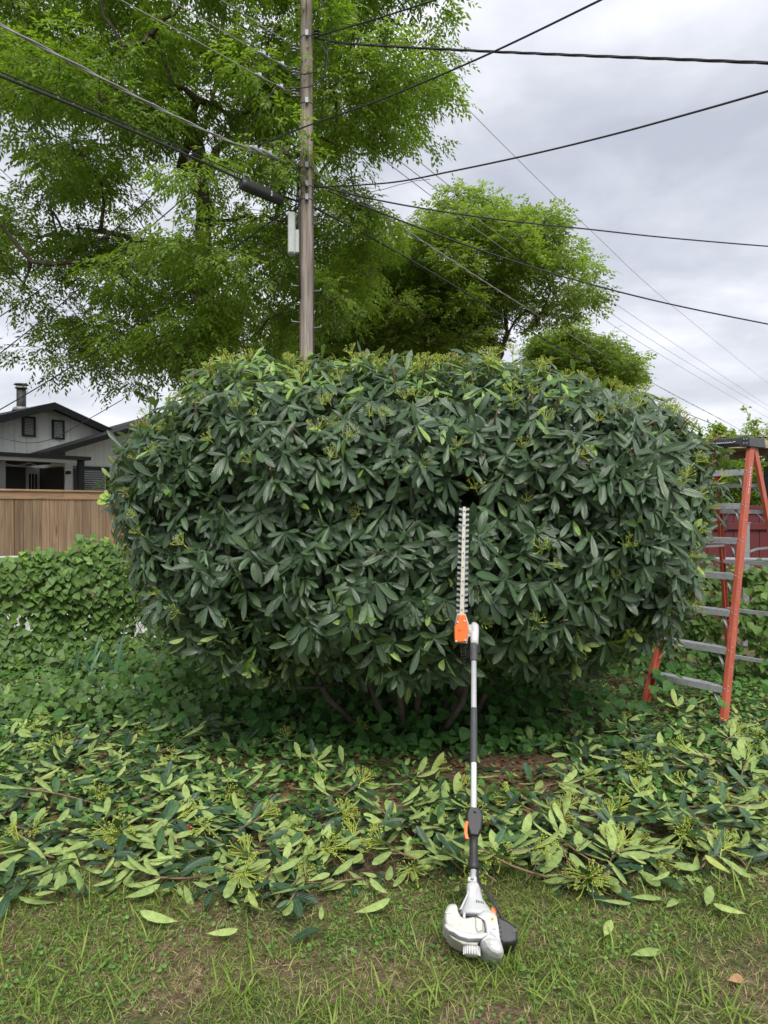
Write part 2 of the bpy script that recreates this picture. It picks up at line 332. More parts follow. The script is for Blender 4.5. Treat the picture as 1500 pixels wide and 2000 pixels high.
# ground: bare soil, straw thatch and green moss by noise
def ground_mat():
    m, t, b, o = principled('ground_soil'); K = t.links.new
    tc = N(t, 'ShaderNodeTexCoord')
    a = N(t, 'ShaderNodeTexNoise', i_Scale=1.6, i_Detail=7.0, i_Roughness=0.65); K(tc.outputs['Object'], a.inputs['Vector'])
    f = N(t, 'ShaderNodeTexNoise', i_Scale=38.0, i_Detail=6.0, i_Roughness=0.7); K(tc.outputs['Object'], f.inputs['Vector'])
    r1 = ramp(t, [(0.3, (0.055, 0.038, 0.025)), (0.5, (0.17, 0.118, 0.076)), (0.7, (0.34, 0.255, 0.165))]); K(f.outputs[0], r1.inputs[0])
    r2 = ramp(t, [(0.3, (0.030, 0.055, 0.014)), (0.7, (0.10, 0.16, 0.04))]); K(f.outputs[0], r2.inputs[0])
    r3 = ramp(t, [(0.44, (0,)*3), (0.60, (0.85,)*3)]); K(a.outputs[0], r3.inputs[0])
    mx = N(t, 'ShaderNodeMix', data_type='RGBA'); K(r3.outputs[0], mx.inputs[0]); K(r1.outputs[0], mx.inputs[6]); K(r2.outputs[0], mx.inputs[7])
    K(mx.outputs[2], b.inputs['Base Color']); b.inputs['Roughness'].default_value = 0.95; b.inputs['Specular IOR Level'].default_value = 0.1
    bp = N(t, 'ShaderNodeBump', i_Strength=0.9, i_Distance=0.03); K(f.outputs[0], bp.inputs['Height']); K(bp.outputs[0], b.inputs['Normal'])
    return m
M['ground'] = ground_mat()
M['gravel'] = plain('pale_gravel', (0.45, 0.445, 0.43), 0.95, vary=0.25, scale=14, bump=0.5, bscale=60)

def gh(x, y):
    return 0.018*np.sin(1.7*x+0.6)*np.sin(1.3*y+0.4) + 0.010*np.sin(4.1*x+2*y) + 0.008*np.sin(3.3*y-1.9*x+1.0)
# ------------------------------------------------------------------ ground sheet
def axis(lo, hi, fine0, fine1, step):
    f = np.arange(fine0, fine1+1e-6, step); far = np.array([3, 8, 20, 60, 180, 500.0])
    return np.concatenate([(fine0-far)[::-1], f, fine1+far])
gx = axis(0, 0, -6, 6, 0.12); gy = axis(0, 0, 0, 9, 0.12)
GX, GY = np.meshgrid(gx, gy); inside = (np.abs(GX) < 6.2) & (GY > -0.2) & (GY < 9.2)
GZ = np.where(inside, gh(GX, GY), 0.0); nx, ny = len(gx), len(gy)
ii = (np.arange(ny-1)[:, None]*nx+np.arange(nx-1)[None, :]).ravel()
me = np_mesh('ground', np.stack([GX, GY, GZ], -1).reshape(-1, 3), quads=np.stack([ii, ii+1, ii+nx+1, ii+nx], -1), mat=M['ground'])
tag(link_obj('ground', me), kind='structure')

# ------------------------------------------------------------------ leaf machinery
def leaf_template(rows, fold=0.25, wave=0.0):
    """rows: (u, half width 0..1) without base and tip"""
    u = [0.0]; v = [0.0]; w = [0.0]; k = len(rows)
    for i, (uu, ww) in enumerate(rows):
        for sgn in (1, 0, -1): u.append(uu); v.append(float(sgn)); w.append(sgn*ww)
    u.append(1.0); v.append(0.0); w.append(0.0)
    tip = 1+3*k; tr = [(0, 2, 1), (0, 3, 2)]; qd = []
    for i in range(k-1):
        a = 1+3*i; b = a+3
        qd += [(a+1, b+1, b, a), (a+2, b+2, b+1, a+1)]
    a = 1+3*(k-1); tr += [(a+1, tip, a), (a+2, tip, a+1)]
    h = np.abs(np.array(w))*fold
    return dict(u=np.array(u), v=np.array(v), w=np.array(w), h=h, tr=np.array(tr), qd=np.array(qd).reshape(-1, 4))
T_LANCE = leaf_template([(0.09, 0.12), (0.28, 0.62), (0.52, 0.95), (0.74, 1.0), (0.91, 0.62)], fold=0.30)
T_LANCE_LO = leaf_template([(0.12, 0.2), (0.5, 0.95), (0.84, 0.8)], fold=0.30)
T_HEART = leaf_template([(0.02, 0.55), (0.14, 0.95), (0.42, 0.98), (0.72, 0.5)], fold=0.22)
T_HEART2 = leaf_template([(0.1, 0.95), (0.55, 0.8)], fold=0.22)
T_OVATE = leaf_template([(0.2, 0.8), (0.5, 1.0), (0.8, 0.6)], fold=0.25)
T_OV2 = leaf_template([(0.25, 0.9), (0.68, 0.85)], fold=0.25)
T_LAN2 = leaf_template([(0.3, 0.62), (0.74, 1.0)], fold=0.30)
T_BLADE = leaf_template([(0.08, 1.0), (0.45, 0.85), (0.75, 0.55)], fold=0.3)
T_BLADE2 = leaf_template([(0.1, 1.0), (0.6, 0.75)], fold=0.3)
T_STRAW = leaf_template([(0.5, 1.0)], fold=0.2)
def leaf_arrays(T, P, D, Nn, Ln, W, K, tint, twist=None):
    D = unit(D); Nn = unit(Nn-(Nn*D).sum(-1, keepdims=True)*D); S = np.cross(Nn, D)
    u = T['u'][None, :, None]; w = T['w'][None, :, None]; h = T['h'][None, :, None]
    Lx = Ln[:, None, None]; Wx = W[:, None, None]; Kx = K[:, None, None]
    co = P[:, None, :] + Lx*(u*(1-0.25*np.abs(Kx)*u))*D[:, None, :] + Wx*w*S[:, None, :] + (Wx*h - Lx*Kx*u*u)*Nn[:, None, :]
    n, k = len(P), len(T['u'])
    luv = np.empty((n, k, 3), np.float32); luv[:, :, 0] = T['u']; luv[:, :, 1] = T['v']; luv[:, :, 2] = tint[:, None]
    off = (np.arange(n)*k)[:, None, None]
    tr = (T['tr'][None]+off).reshape(-1, 3); qd = (T['qd'][None]+off).reshape(-1, 4) if len(T['qd']) else None
    return co.reshape(-1, 3), tr, qd, luv.reshape(-1, 3)
def leaves_mesh(name, T, mat, *a): 
    co, tr, qd, luv = leaf_arrays(T, *a); return np_mesh(name, co, tr, qd, mat, luv)
def single_leaf(name, T, mat, Ln, W, K, tint):
    z = np.zeros((1, 3)); return leaves_mesh(name, T, mat, z, np.array([[1., 0, 0]]), np.array([[0, 0, 1.]]), np.array([Ln]), np.array([W]), np.array([K]), np.array([tint]))
def frame(p, d, n):
    d = Vector(d).normalized(); n = Vector(n); n = (n-d*n.dot(d)).normalized(); s = n.cross(d)
    m = Matrix(((d.x, s.x, n.x, p[0]), (d.y, s.y, n.y, p[1]), (d.z, s.z, n.z, p[2]), (0, 0, 0, 1))); return m
def proj_px(P):
    y = P[:, 1]; return 750+FPX*P[:, 0]/y, 990-FPX*(P[:, 2]-CAM.z)/y
def reln(name, T, mat, P, D, Nn, Ln, W, K, tint, parent, n_single, score, nvar=10, part='leaf', stuff='leaf_mass', low=None, T_lo=None):
    if low is None: low = np.zeros(len(P), bool)
    """the n_single leaves that show largest become parts of their own, the rest one part"""
    order = np.argsort(-score); pick = order[:n_single]; rest = order[n_single:]
    var = []
    for i in range(nvar):
        j = pick[i*len(pick)//nvar]; var.append((single_leaf(part, T, mat, 1.0, W[j]/Ln[j], float(np.clip(K[j], -.3, .45)), float(tint[j])), tint[j]))
    for q, j in enumerate(pick):
        mw = frame(P[j], D[j], Nn[j]) @ Matrix.Scale(float(Ln[j]), 4)
        link_obj(part, var[q % nvar][0], parent, mw)
    co1, tr1, qd1, lu1 = [], [], [], []; b0 = 0
    for TT, sel in ((T, rest[~low[rest]]), (T_lo or T, rest[low[rest]])):
        if not len(sel): continue
        c_, t_, q_, l_ = leaf_arrays(TT, P[sel], D[sel], Nn[sel], Ln[sel], W[sel], K[sel], tint[sel]); co1.append(c_); tr1.append(t_+b0); qd1.append(q_+b0); lu1.append(l_); b0 += len(c_)
    tag(link_obj(stuff, np_mesh(stuff, np.concatenate(co1), np.concatenate(tr1), np.concatenate(qd1), mat, np.concatenate(lu1)), parent), kind='stuff')
def face_score(P, D, Nn, Ln, W):
    v = unit(np.array(CAM)[None]-P); D = unit(D); n = unit(Nn-(Nn*D).sum(-1, keepdims=True)*D)
    return np.clip((v*n).sum(-1), 0, 1)*Ln*W/np.linalg.norm(np.array(CAM)[None]-P, axis=1)**2

# ------------------------------------------------------------------ flower clusters (umbels) and twig stubs, shared meshes
def umbel_mesh(seed, r=0.055, buds=True):
    rr = random.Random(seed); mb = MB()
    mb.tube([(0, 0, -0.05), (0, 0, 0)], 0.0024, 5)
    nb = 9
    for i in range(nb):
        th = 2*math.pi*i/nb+rr.uniform(-.3, .3); el = rr.uniform(0.25, 1.1)
        d = Vector((math.cos(th)*math.cos(el)*1.0, math.sin(th)*math.cos(el), math.sin(el)+0.3)).normalized()
        e = d*r*rr.uniform(.7, 1.1); mb.tube([(0, 0, 0), e*0.5+Vector((0, 0, .003)), e], [0.0017, .0014, .0012], 4, cap=False)
        for j in range(4):
            d2 = (d+Vector((rr.uniform(-.7, .7), rr.uniform(-.7, .7), rr.uniform(-.1, .7)))).normalized(); e2 = e+d2*r*0.42
            mb.tube([e, e2], [0.0011, 0.0009], 3, cap=False)
            c = e2; q = 0.0030
            vs = [c+Vector(a)*q for a in ((1,0,0),(-1,0,0),(0,1,0),(0,-1,0),(0,0,1),(0,0,-1))]
            mb.add(vs, [(0,2,4),(2,1,4),(1,3,4),(3,0,4),(2,0,5),(1,2,5),(3,1,5),(0,3,5)], True)
    return mb.mesh('flower_cluster', M['flower'])
UMBELS = [umbel_mesh(i) for i in range(5)]
def stub_mesh(seed):
    rr = random.Random(seed); h = rr.uniform(.06, .12); mb = MB()
    b = Vector((rr.uniform(-.02, .02), rr.uniform(-.02, .02), h*0.5))
    mb.tube([(0, 0, -0.08), b, (rr.uniform(-.01, .01), 0, h)], [0.006, .005, .0048], 6)
    if rr.random() < .6: mb.tube([b, b+Vector((rr.uniform(-.05, .05), rr.uniform(-.05, .05), .05))], [0.0035, .003], 5)
    me = mb.mesh('twig_stub', M['twig']); return me
STUBS = [stub_mesh(i) for i in range(5)]

# ================================================================== THE BUSH
BC = np.array([0.235, 5.66, 1.72]); BA = np.array([2.06, 1.66, 1.12]); BN = 3.0
bush = empty('trimmed_bush', (BC[0], BC[1], 0)); tag(bush, 'huge rounded evergreen bush with dark leathery leaves, freshly trimmed', 'bush')
def bush_surface(n):
    out_p = []; out_n = []; cnt = 0
    while cnt < n:
        g = unit(rng.normal(size=(n*3, 3)))
        r = (np.abs(g/BA)**BN).sum(-1)**(-1/BN); p = g*r[:, None]
        nn = unit(np.sign(p)*np.abs(p/BA)**(BN-1)/BA)
        da = r*r/np.maximum((nn*g).sum(-1), 0.2); keep = rng.random(len(p)) < da/5.5
        p, nn = p[keep], nn[keep]
        vis = (nn[:, 1] < 0.15) | (rng.random(len(p)) < 0.40); p, nn = p[vis], nn[vis]
        out_p.append(p); out_n.append(nn); cnt += len(p)
    p = np.concatenate(out_p)[:n]; nn = np.concatenate(out_n)[:n]
    f = np.interp(p[:, 0], [-2.3, -1.7, -1.0, 0.1, 1.0, 1.7, 2.3], [.93, .94, .95, .95, 0.90, 0.82, 0.72])
    p[:, 2] = np.where(p[:, 2] > 0, p[:, 2]*f, p[:, 2]*np.interp(p[:, 0], [-2.2, -1, 1, 2.2], [1.0, 1.02, 1.0, .95]))
    lump = 0.05*np.sin(3.1*p[:, 0]+1.1*p[:, 1])*np.sin(2.7*p[:, 2]+p[:, 0])+0.035*np.sin(6.3*p[:, 0]+4.1*p[:, 2])
    lump += -.13*np.exp(-((p[:, 2]-.03-.05*np.sin(2*p[:, 0]))/.13)**2)*np.clip(1.35-np.abs(p[:, 0]+.15), 0, 1)*(nn[:, 1] < -.3)+.05*np.exp(-((p[:, 2]-.33)/.16)**2)*(nn[:, 1] < -.3)
    p += nn*lump[:, None]
    return p, nn
def rosettes(n, depth0, depth1, lo, hi, per):
    p, nn = bush_surface(n)
    p = p - nn*rng.uniform(depth0, depth1, (n, 1)) + rng.normal(0, .015, (n, 3))
    ax = unit(nn + np.array([0, 0, 0.35]) + rng.normal(0, .32, (n, 3)))
    idx = np.repeat(np.arange(n), per); m = len(idx)
    a = ax[idx]; t1 = unit(np.cross(a, np.array([0.13, 0.21, 0.97]))); t2 = np.cross(a, t1)
    th = (np.tile(np.arange(per), n)*2.399+np.repeat(rng.random(n)*6.28, per)+rng.normal(0, .25, m))
    el = rng.normal(0.30, 0.28, m)
    d = t1*np.cos(th)[:, None]+t2*np.sin(th)[:, None]+a*np.tan(np.clip(el, -.5, .95))[:, None]
    droop = rng.uniform(.15, .95, n)[idx]; d[:, 2] -= droop
    d = unit(d)
    base = p[idx]+a*rng.uniform(-.035, .02, (m, 1))
    nrm = a*0.9+np.array([0, -0.15, 0.25])+rng.normal(0, .22, (m, 3))
    Ln = rng.uniform(lo, hi, m)*rng.uniform(.8, 1.1, n)[idx]; W = Ln*rng.uniform(.098, .142, m); K = rng.normal(.14, .15, m)
    return p, nn, ax, idx, base, d, nrm, Ln, W, K
p, nn, ax, idx, P, D, NR, LN, WD, KK = rosettes(4300, -0.03, 0.13, 0.10, 0.18, 8)
hgt = (p[:, 2]/BA[2]); young = rng.random(len(p)) < np.where(hgt > .62, .36, np.where(hgt > .42, .10, 0.025))
tint = np.clip(rng.beta(2, 2.2, len(P))*.86, 0, .86); tint = np.where(young[idx] & (rng.random(len(P)) < .75), rng.uniform(.9, 1, len(P)), tint)
tint = np.where(rng.random(len(P)) < .012, rng.uniform(.9, 1, len(P)), tint)
p2, n2_, ax2, idx2, P2, D2, NR2, LN2, WD2, KK2 = rosettes(4200, 0.12, 0.95, 0.12, 0.18, 7)
tag(link_obj('inner_leaf_mass', leaves_mesh('inner_leaf_mass', T_LAN2, M['bush_leaf'], P2+np.array([0, 0, BC[2]]), D2, NR2, LN2, WD2, KK2, rng.random(len(P2))*.6), bush), kind='stuff')
P_all, D_all, N_all, L_all, W_all, K_all, t_all = P, D, NR, LN, WD, KK, tint
P_w = P_all+BC
layer = np.ones(len(P))
sc = face_score(P_w, D_all, N_all, L_all, W_all)*layer*np.where(P_w[:, 1] < 5.2, 1, .0)*rng.uniform(.75, 1, len(P_w))
Pl = P_all+np.array([0, 0, BC[2]])
reln('bush', T_LANCE, M['bush_leaf'], Pl, D_all, N_all, L_all, W_all, K_all, t_all, bush, 300, sc, nvar=14, low=(nn[idx][:, 1] > 0.1) | (rng.random(len(P)) < .25), T_lo=T_LAN2)
# flower clusters and cut stubs standing out of the front and top
pf, nf = bush_surface(1100)
cand = [i for i in range(len(pf)) if nf[i, 1] < 0.1 and pf[i, 2] > -0.75]
ct = 0
for i in cand:
    up = pf[i, 2]/BA[2]
    if random.random() > (0.85 if up > .45 else 0.24): continue
    a = Vector(nf[i])*0.8+Vector((random.uniform(-.3, .3), random.uniform(-.3, .3), random.uniform(.3, .9)))
    q = Vector(pf[i])+Vector(nf[i])*random.uniform(0.0, .05)+Vector((0, 0, BC[2]))
    side = a.cross(Vector((random.uniform(-1, 1), random.uniform(-1, 1), .1)))
    mw = frame(q, side, a) @ Matrix.Scale(random.uniform(.6, 1.15), 4)
    link_obj('flower_cluster', UMBELS[ct % 5], bush, mw); ct += 1
    if ct >= 290: break
ps, ns = bush_surface(420); ct = 0
for i in range(len(ps)):
    if ns[i, 1] > 0.1 or ps[i, 2] < -.7 or random.random() > (.7 if ps[i, 2] > .2 else .3): continue
    a = Vector(ns[i])*0.7+Vector((random.uniform(-.3, .3), random.uniform(-.3, .1), random.uniform(.4, 1)))
    q = Vector(ps[i])+Vector(ns[i])*random.uniform(-.03, .02)+Vector((0, 0, BC[2]))
    link_obj('twig_stub', STUBS[ct % 5], bush, frame(q, a.cross(Vector((.3, .9, .2))), a) @ Matrix.Scale(random.uniform(.7, 1.2), 4)); ct += 1
    if ct >= 80: break
# stems from the ground into the crown
for k in range(16):
    th = k*2.4; r0 = 0.28*math.sqrt((k+.5)/16)
    b = Vector((math.cos(th)*r0*1.6, math.sin(th)*r0, -0.05)); e = Vector((math.cos(th)*random.uniform(.7, 1.7), math.sin(th)*random.uniform(.5, 1.1), random.uniform(1.2, 2.4)))
    m1 = b.lerp(e, .35)+Vector((random.uniform(-.1, .1), random.uniform(-.1, .1), -.10)); m2 = b.lerp(e, .7)+Vector((random.uniform(-.1, .1), random.uniform(-.1, .1), .1))
    mb = MB(); mb.tube([b, m1, m2, e], [.026, .022, .016, .008], 7)
    for q in range(3):
        s = m1.lerp(e, random.uniform(.2, .8)); mb.tube([s, s+Vector((random.uniform(-.5, .5), random.uniform(-.6, .3), random.uniform(.1, .5)))], [.016, .007], 5)
    mb.build('stem', M['bush_bark'], bush)
for (px, py, Yd, dxx, dzz) in ((1180, 1322, 4.75, -.55, -.06), (560, 1345, 4.8, .4, -.05)):
    q = at(px, py, Yd)-Vector((BC[0], BC[1], 0)); MB().tube([q, q+Vector((dxx*.5, .25, dzz)), q+Vector((dxx, .7, -.1))], [.010, .014, .02], 6).build('stem', M['bush_bark'], bush)
# bright shoot at the bush's left edge
sh = empty('bright_shoot', at(228, 975, 5.25)-Vector((BC[0], BC[1], 0))); sh.parent = bush; sh['label'] = 'bright yellow-green lobed young shoot'
for a, l in ((172, .15), (196, .13), (222, .11), (150, .10), (240, .08)):
    d = Vector((math.cos(R(a)), -.25, -math.sin(R(a))*0.9)); me = single_leaf('leaf', T_LANCE, M['vine_leaf'], l, l*.2, .15, 1.0)
    link_obj('leaf', me, sh, frame((0, 0, 0), d, Vector((0, -1, .35))))

# ================================================================== TREES
def tube_net(name, nodes, par, rad, mat, parent, sides=6):
    mb = MB()
    for i, pa in enumerate(par):
        if pa < 0: continue
        mb.tube([nodes[pa], nodes[i]], [rad[pa] if rad[pa] < rad[i]*2.2 else rad[i]*1.25, rad[i]], sides if rad[i] > .02 else 4, cap=False)
    return mb.build(name, mat, parent)
def poly_inside(poly, x, y):
    c = False; n = len(poly)
    for i in range(n):
        x1, y1 = poly[i]; x2, y2 = poly[(i+1) % n]
        if (y1 > y) != (y2 > y) and x < (x2-x1)*(y-y1)/(y2-y1)+x1: c = not c
    return c
def poly_dist(poly, x, y):
    b = 1e9; n = len(poly)
    for i in range(n):
        x1, y1 = poly[i]; x2, y2 = poly[(i+1) % n]; dx_, dy_ = x2-x1, y2-y1
        t = max(0, min(1, ((x-x1)*dx_+(y-y1)*dy_)/(dx_*dx_+dy_*dy_+1e-9))); b = min(b, math.hypot(x-x1-t*dx_, y-y1-t*dy_))
    return b
def make_tree(name, label, poly, Y0, half, trunk_px, nclump, cr, per, leaflet, mat, seed, base_r, group=None, limbs=(), nl=7, droop=.45, spacing=.8, wr=.19):
    """poly: crown outline in the photo's pixels at depth Y0; half: half thickness in depth at its middle, metres"""
    rr = random.Random(seed); rg = np.random.default_rng(seed)
    base = at(trunk_px[0][0], 1000, Y0); root = empty(name, (base.x, Y0, 0)); tag(root, label, 'tree', group)
    O = Vector((base.x, Y0, 0))
    xs = [q[0] for q in poly]; ys = [q[1] for q in poly]; dmax = max(poly_dist(poly, rr.uniform(min(xs), max(xs)), rr.uniform(min(ys), max(ys))) if True else 0 for _ in range(300))
    cl = []; tries = 0; mpx = Y0/FPX
    while len(cl) < nclump and tries < nclump*60:
        tries += 1
        x, y = rr.uniform(min(xs), max(xs)), rr.uniform(min(ys), max(ys))
        if not poly_inside(poly, x, y): continue
        d = poly_dist(poly, x, y)
        if d < cr*0.45/mpx: continue
        h = half*math.sqrt(max(0, 1-(1-min(1, d*mpx/half))**2)); dy_ = rr.uniform(-1, 1)*h
        c = at(x, y, Y0)+Vector((0, dy_, 0)); c = Vector((c.x*(Y0+dy_*.5)/Y0, c.y, CAM.z+(c.z-CAM.z)*(Y0+dy_*.5)/Y0))
        if any((c-e).length < spacing*cr for e in cl): continue
        cl.append(c)
    # skeleton
    nodes = []; par = []
    def addpath(pts, start=-1):
        last = start
        for q in pts: nodes.append(Vector(q)); par.append(last); last = len(nodes)-1
        return last
    tp = [Vector((base.x, Y0, -0.1))]+[at(x, y, Y0+o) for x, y, o in trunk_px]
    fine = []
    for a, b in zip(tp, tp[1:]):
        for k in range(4): fine.append(a.lerp(b, k/4)+Vector((rr.uniform(-.04, .04), rr.uniform(-.04, .04), 0)))
    addpath(fine+[tp[-1]]); ntrunk = len(nodes)
    for lb in limbs:
        pts = [at(x, y, Y0+o) for x, y, o in lb]; j = min(range(len(nodes)), key=lambda i: (nodes[i]-pts[0]).length); f2 = []
        for a, b in zip(pts, pts[1:]):
            for k in range(4): f2.append(a.lerp(b, k/4)+Vector((rr.uniform(-.06, .06), rr.uniform(-.06, .06), rr.uniform(-.05, .05))))
        addpath(f2+[pts[-1]], j)
    ctr = nodes[ntrunk//2]
    leafnodes = []
    for c in sorted(cl, key=lambda q: (q-ctr).length):
        best, bs = 0, 1e9
        for i, q in enumerate(nodes):
            if q.z < 1.6: continue
            dv = c-q; s = dv.length+max(0, (q.z-c.z))*1.2+ (0.0 if i >= ntrunk else .1)
            if s < bs: best, bs = i, s
        q = nodes[best]; n_ = max(2, int((c-q).length/.5)); pts = []
        for k in range(1, n_+1):
            t = k/n_; pts.append(q.lerp(c, t)+Vector((rr.uniform(-.09, .09), rr.uniform(-.09, .09), .14*math.sin(t*math.pi)+rr.uniform(-.06, .06)))*(1 if k < n_ else .3))
        leafnodes.append(addpath(pts, best))
        e = len(nodes)-1
        for k in range(6):
            dv = Vector((rr.gauss(0, 1), rr.gauss(0, 1), rr.gauss(.1, .7))).normalized()*cr*rr.uniform(.6, 1.0)
            addpath([nodes[e]+dv*.5+Vector((0, 0, .08)), nodes[e]+dv], e)
    cnt = [0]*len(nodes); kids = [0]*len(nodes)
    for i in range(len(nodes)-1, -1, -1):
        if kids[i] == 0: cnt[i] += 1
        if par[i] >= 0: cnt[par[i]] += cnt[i]; kids[par[i]] += 1
    tot = max(cnt); rad = [max(.006, base_r*(c/tot)**0.52) for c in cnt]
    nl_ = [q-O for q in nodes]
    mt = MB()
    mt.tube(nl_[:ntrunk], [rad[i] for i in range(ntrunk)], 10); mt.build('trunk', M['bark'], root)
    par2 = [pa if i >= ntrunk else -1 for i, pa in enumerate(par)]
    tube_net('limb', nl_, par2, rad, M['bark'], root)
    # foliage: compound leaves in every clump
    C = np.array([list(q-O) for q in cl]); n = len(C); m = n*per; ci = np.repeat(np.arange(n), per)
    cpx, cpy = proj_px(C+np.array(O)[None]); outf = (cpx < -90) | (cpy < -130)
    keepc = ~outf[ci] | (rg.random(m) < .42); ci = ci[keepc]; m = len(ci)
    # sub-clumps make ragged tufts inside the clump
    nsub = 9; sub = unit(rg.normal(size=(n, nsub, 3)))*rg.uniform(.25, 1.0, (n, nsub, 1))*cr*np.array([1.05, 1.05, .75])
    si = rg.integers(0, nsub, m); cen = C[ci]+sub[ci, si]
    off = rg.normal(size=(m, 3))*cr*.185*np.array([1, 1, .7])
    pos = cen+off
    outd = unit(pos-C[ci]+off*1.5+rg.normal(0, .25, (m, 3))*cr); d = outd.copy(); d[:, 2] = d[:, 2]*.5-droop*rg.uniform(.2, 1.4, m); d = unit(d)
    nrm = unit(np.array([0, 0, 1.0])+outd*.5+rg.normal(0, .3, (m, 3)))
    nrm = unit(nrm-(nrm*d).sum(-1, keepdims=True)*d); S = np.cross(nrm, d)
    rl = leaflet*rg.uniform(1.9, 2.7, m)
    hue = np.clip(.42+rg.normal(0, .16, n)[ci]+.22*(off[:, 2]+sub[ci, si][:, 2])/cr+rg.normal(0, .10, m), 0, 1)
    Pl, Dl, Nl, Ll, Tl = [], [], [], [], []
    for k in range(nl):
        fr = .2+.8*k/(nl-1); sg = 0 if k == nl-1 else (1 if k % 2 else -1)
        Pl.append(pos+d*(rl*fr)[:, None]-np.array([0, 0, 1])*(rl*fr*fr*.25)[:, None])
        dd = d*(.75 if sg else 1)+S*sg*.8+rg.normal(0, .16, (m, 3)); dd[:, 2] -= .25; Dl.append(dd)
        Nl.append(nrm+rg.normal(0, .25, (m, 3))); Ll.append(leaflet*rg.uniform(.8, 1.2, m)); Tl.append(np.clip(hue+rg.normal(0, .07, m), 0, 1))
    Pl, Dl, Nl = np.concatenate(Pl), unit(np.concatenate(Dl)), np.concatenate(Nl); Ll, Tl = np.concatenate(Ll), np.concatenate(Tl)
    Nl = unit(Nl-(Nl*Dl).sum(-1, keepdims=True)*Dl); Sl = np.cross(Nl, Dl); Wl = Ll*wr
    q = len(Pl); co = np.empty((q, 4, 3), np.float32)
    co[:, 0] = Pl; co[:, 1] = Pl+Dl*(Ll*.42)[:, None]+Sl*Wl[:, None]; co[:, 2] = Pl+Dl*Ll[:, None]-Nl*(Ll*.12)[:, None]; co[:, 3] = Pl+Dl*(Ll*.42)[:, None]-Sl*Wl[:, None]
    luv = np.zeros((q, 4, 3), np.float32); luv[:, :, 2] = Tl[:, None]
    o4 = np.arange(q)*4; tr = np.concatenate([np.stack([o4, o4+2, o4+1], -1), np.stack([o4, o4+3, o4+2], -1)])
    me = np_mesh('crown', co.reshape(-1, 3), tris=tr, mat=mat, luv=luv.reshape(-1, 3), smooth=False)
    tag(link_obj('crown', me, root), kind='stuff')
    return root
make_tree('shade_tree', 'tall spreading pecan-like tree behind the utility pole, filling the upper left', 
    [(-330, -120), (-60, -420), (320, -520), (650, -420), (840, -180), (880, 10), (885, 110), (878, 180), (868, 300), (850, 390), (760, 420), (770, 500), (690, 640), (560, 700), (430, 740), (330, 770), (240, 770), (130, 720), (20, 700), (20, 600), (-90, 560), (-280, 420), (-400, 150)],
    15.0, 3.6, [(405, 800, 0), (398, 600, 0), (398, 400, 0), (385, 290, 0), (430, 150, 0), (445, -60, 0), (470, -300, .3)], 345, .74, 146, .12, M['tree_leaf'], 3, .20,
    limbs=[[(395, 330, 0), (340, 140, -.6), (240, 50, -.8), (150, -60, -1)], [(398, 480, 0), (270, 470, -.5), (120, 440, -.8), (0, 330, -1)], [(398, 560, 0), (250, 520, -1), (60, 510, -1.2)],
           [(395, 320, 0), (520, 180, .4), (610, 60, .6), (680, -80, .5)], [(400, 620, 0), (520, 480, .5), (640, 320, .3), (770, 190, 0), (830, 120, 0)], [(640, 320, .3), (720, 375, 0), (840, 350, 0)], [(398, 640, 0), (300, 660, -1.2), (180, 690, -1.6)]],
    nl=6, spacing=.62)
make_tree('open_tree', 'rounded light-green tree with open forked trunks behind the bush, right of the pole',
    [(640, 700), (630, 560), (660, 470), (730, 440), (800, 440), (850, 390), (890, 360), (960, 370), (1020, 395), (1090, 425), (1140, 480), (1172, 520), (1165, 600), (1110, 625), (1040, 640), (985, 625), (960, 690), (900, 720), (760, 720)],
    22.0, 3.4, [(960, 720, 0), (975, 690, 0), (990, 650, 0), (985, 560, 0), (950, 470, 0)], 185, .58, 120, .115, M['far_leaf'], 5, .16,
    limbs=[[(985, 680, 0), (1015, 610, 0), (1060, 545, 0), (1120, 510, 0)], [(975, 690, 0), (945, 650, 0), (880, 590, 0), (800, 540, 0)], [(990, 600, 0), (1050, 590, .3), (1110, 600, .3), (1150, 590, .3)], [(880, 600, 0), (780, 650, .5), (690, 600, .5), (670, 540, .5)], [(985, 560, 0), (900, 470, 0), (890, 400, 0)]],
    nl=5, droop=.0, spacing=.95, wr=.27)
make_tree('low_tree', 'low bright-green tree just above the right side of the bush',
    [(1030, 740), (1035, 660), (1070, 630), (1120, 635), (1160, 640), (1185, 660), (1225, 655), (1240, 690), (1262, 735), (1240, 770), (1150, 790), (1060, 790)],
    27.0, 2.4, [(1130, 800, 0), (1130, 740, 0), (1120, 680, 0)], 80, .55, 110, .13, M['far_leaf'], 8, .12, nl=5, droop=.1, spacing=.8, wr=.26)
make_tree('backdrop_tree', 'dark leafy tree low behind the pole, between the two big crowns',
    [(480, 760), (500, 640), (560, 560), (640, 520), (720, 500), (800, 520), (860, 580), (920, 640), (930, 760)],
    25.0, 2.6, [(700, 800, 0), (700, 680, 0), (690, 600, 0)], 105, .72, 120, .14, M['far_leaf'], 12, .2, nl=5, droop=.1, spacing=.8, wr=.25)
make_tree('side_tree', 'green shrub-like tree seen through the ladder above the red fence',
    [(1330, 1010), (1340, 900), (1360, 850), (1420, 842), (1500, 835), (1600, 830), (1680, 900), (1680, 1010)],
    17.0, 1.6, [(1480, 1020, 0), (1475, 950, 0), (1470, 890, 0)], 80, .5, 130, .085, M['tree_leaf'], 15, .12, nl=5, droop=.2, spacing=.75)

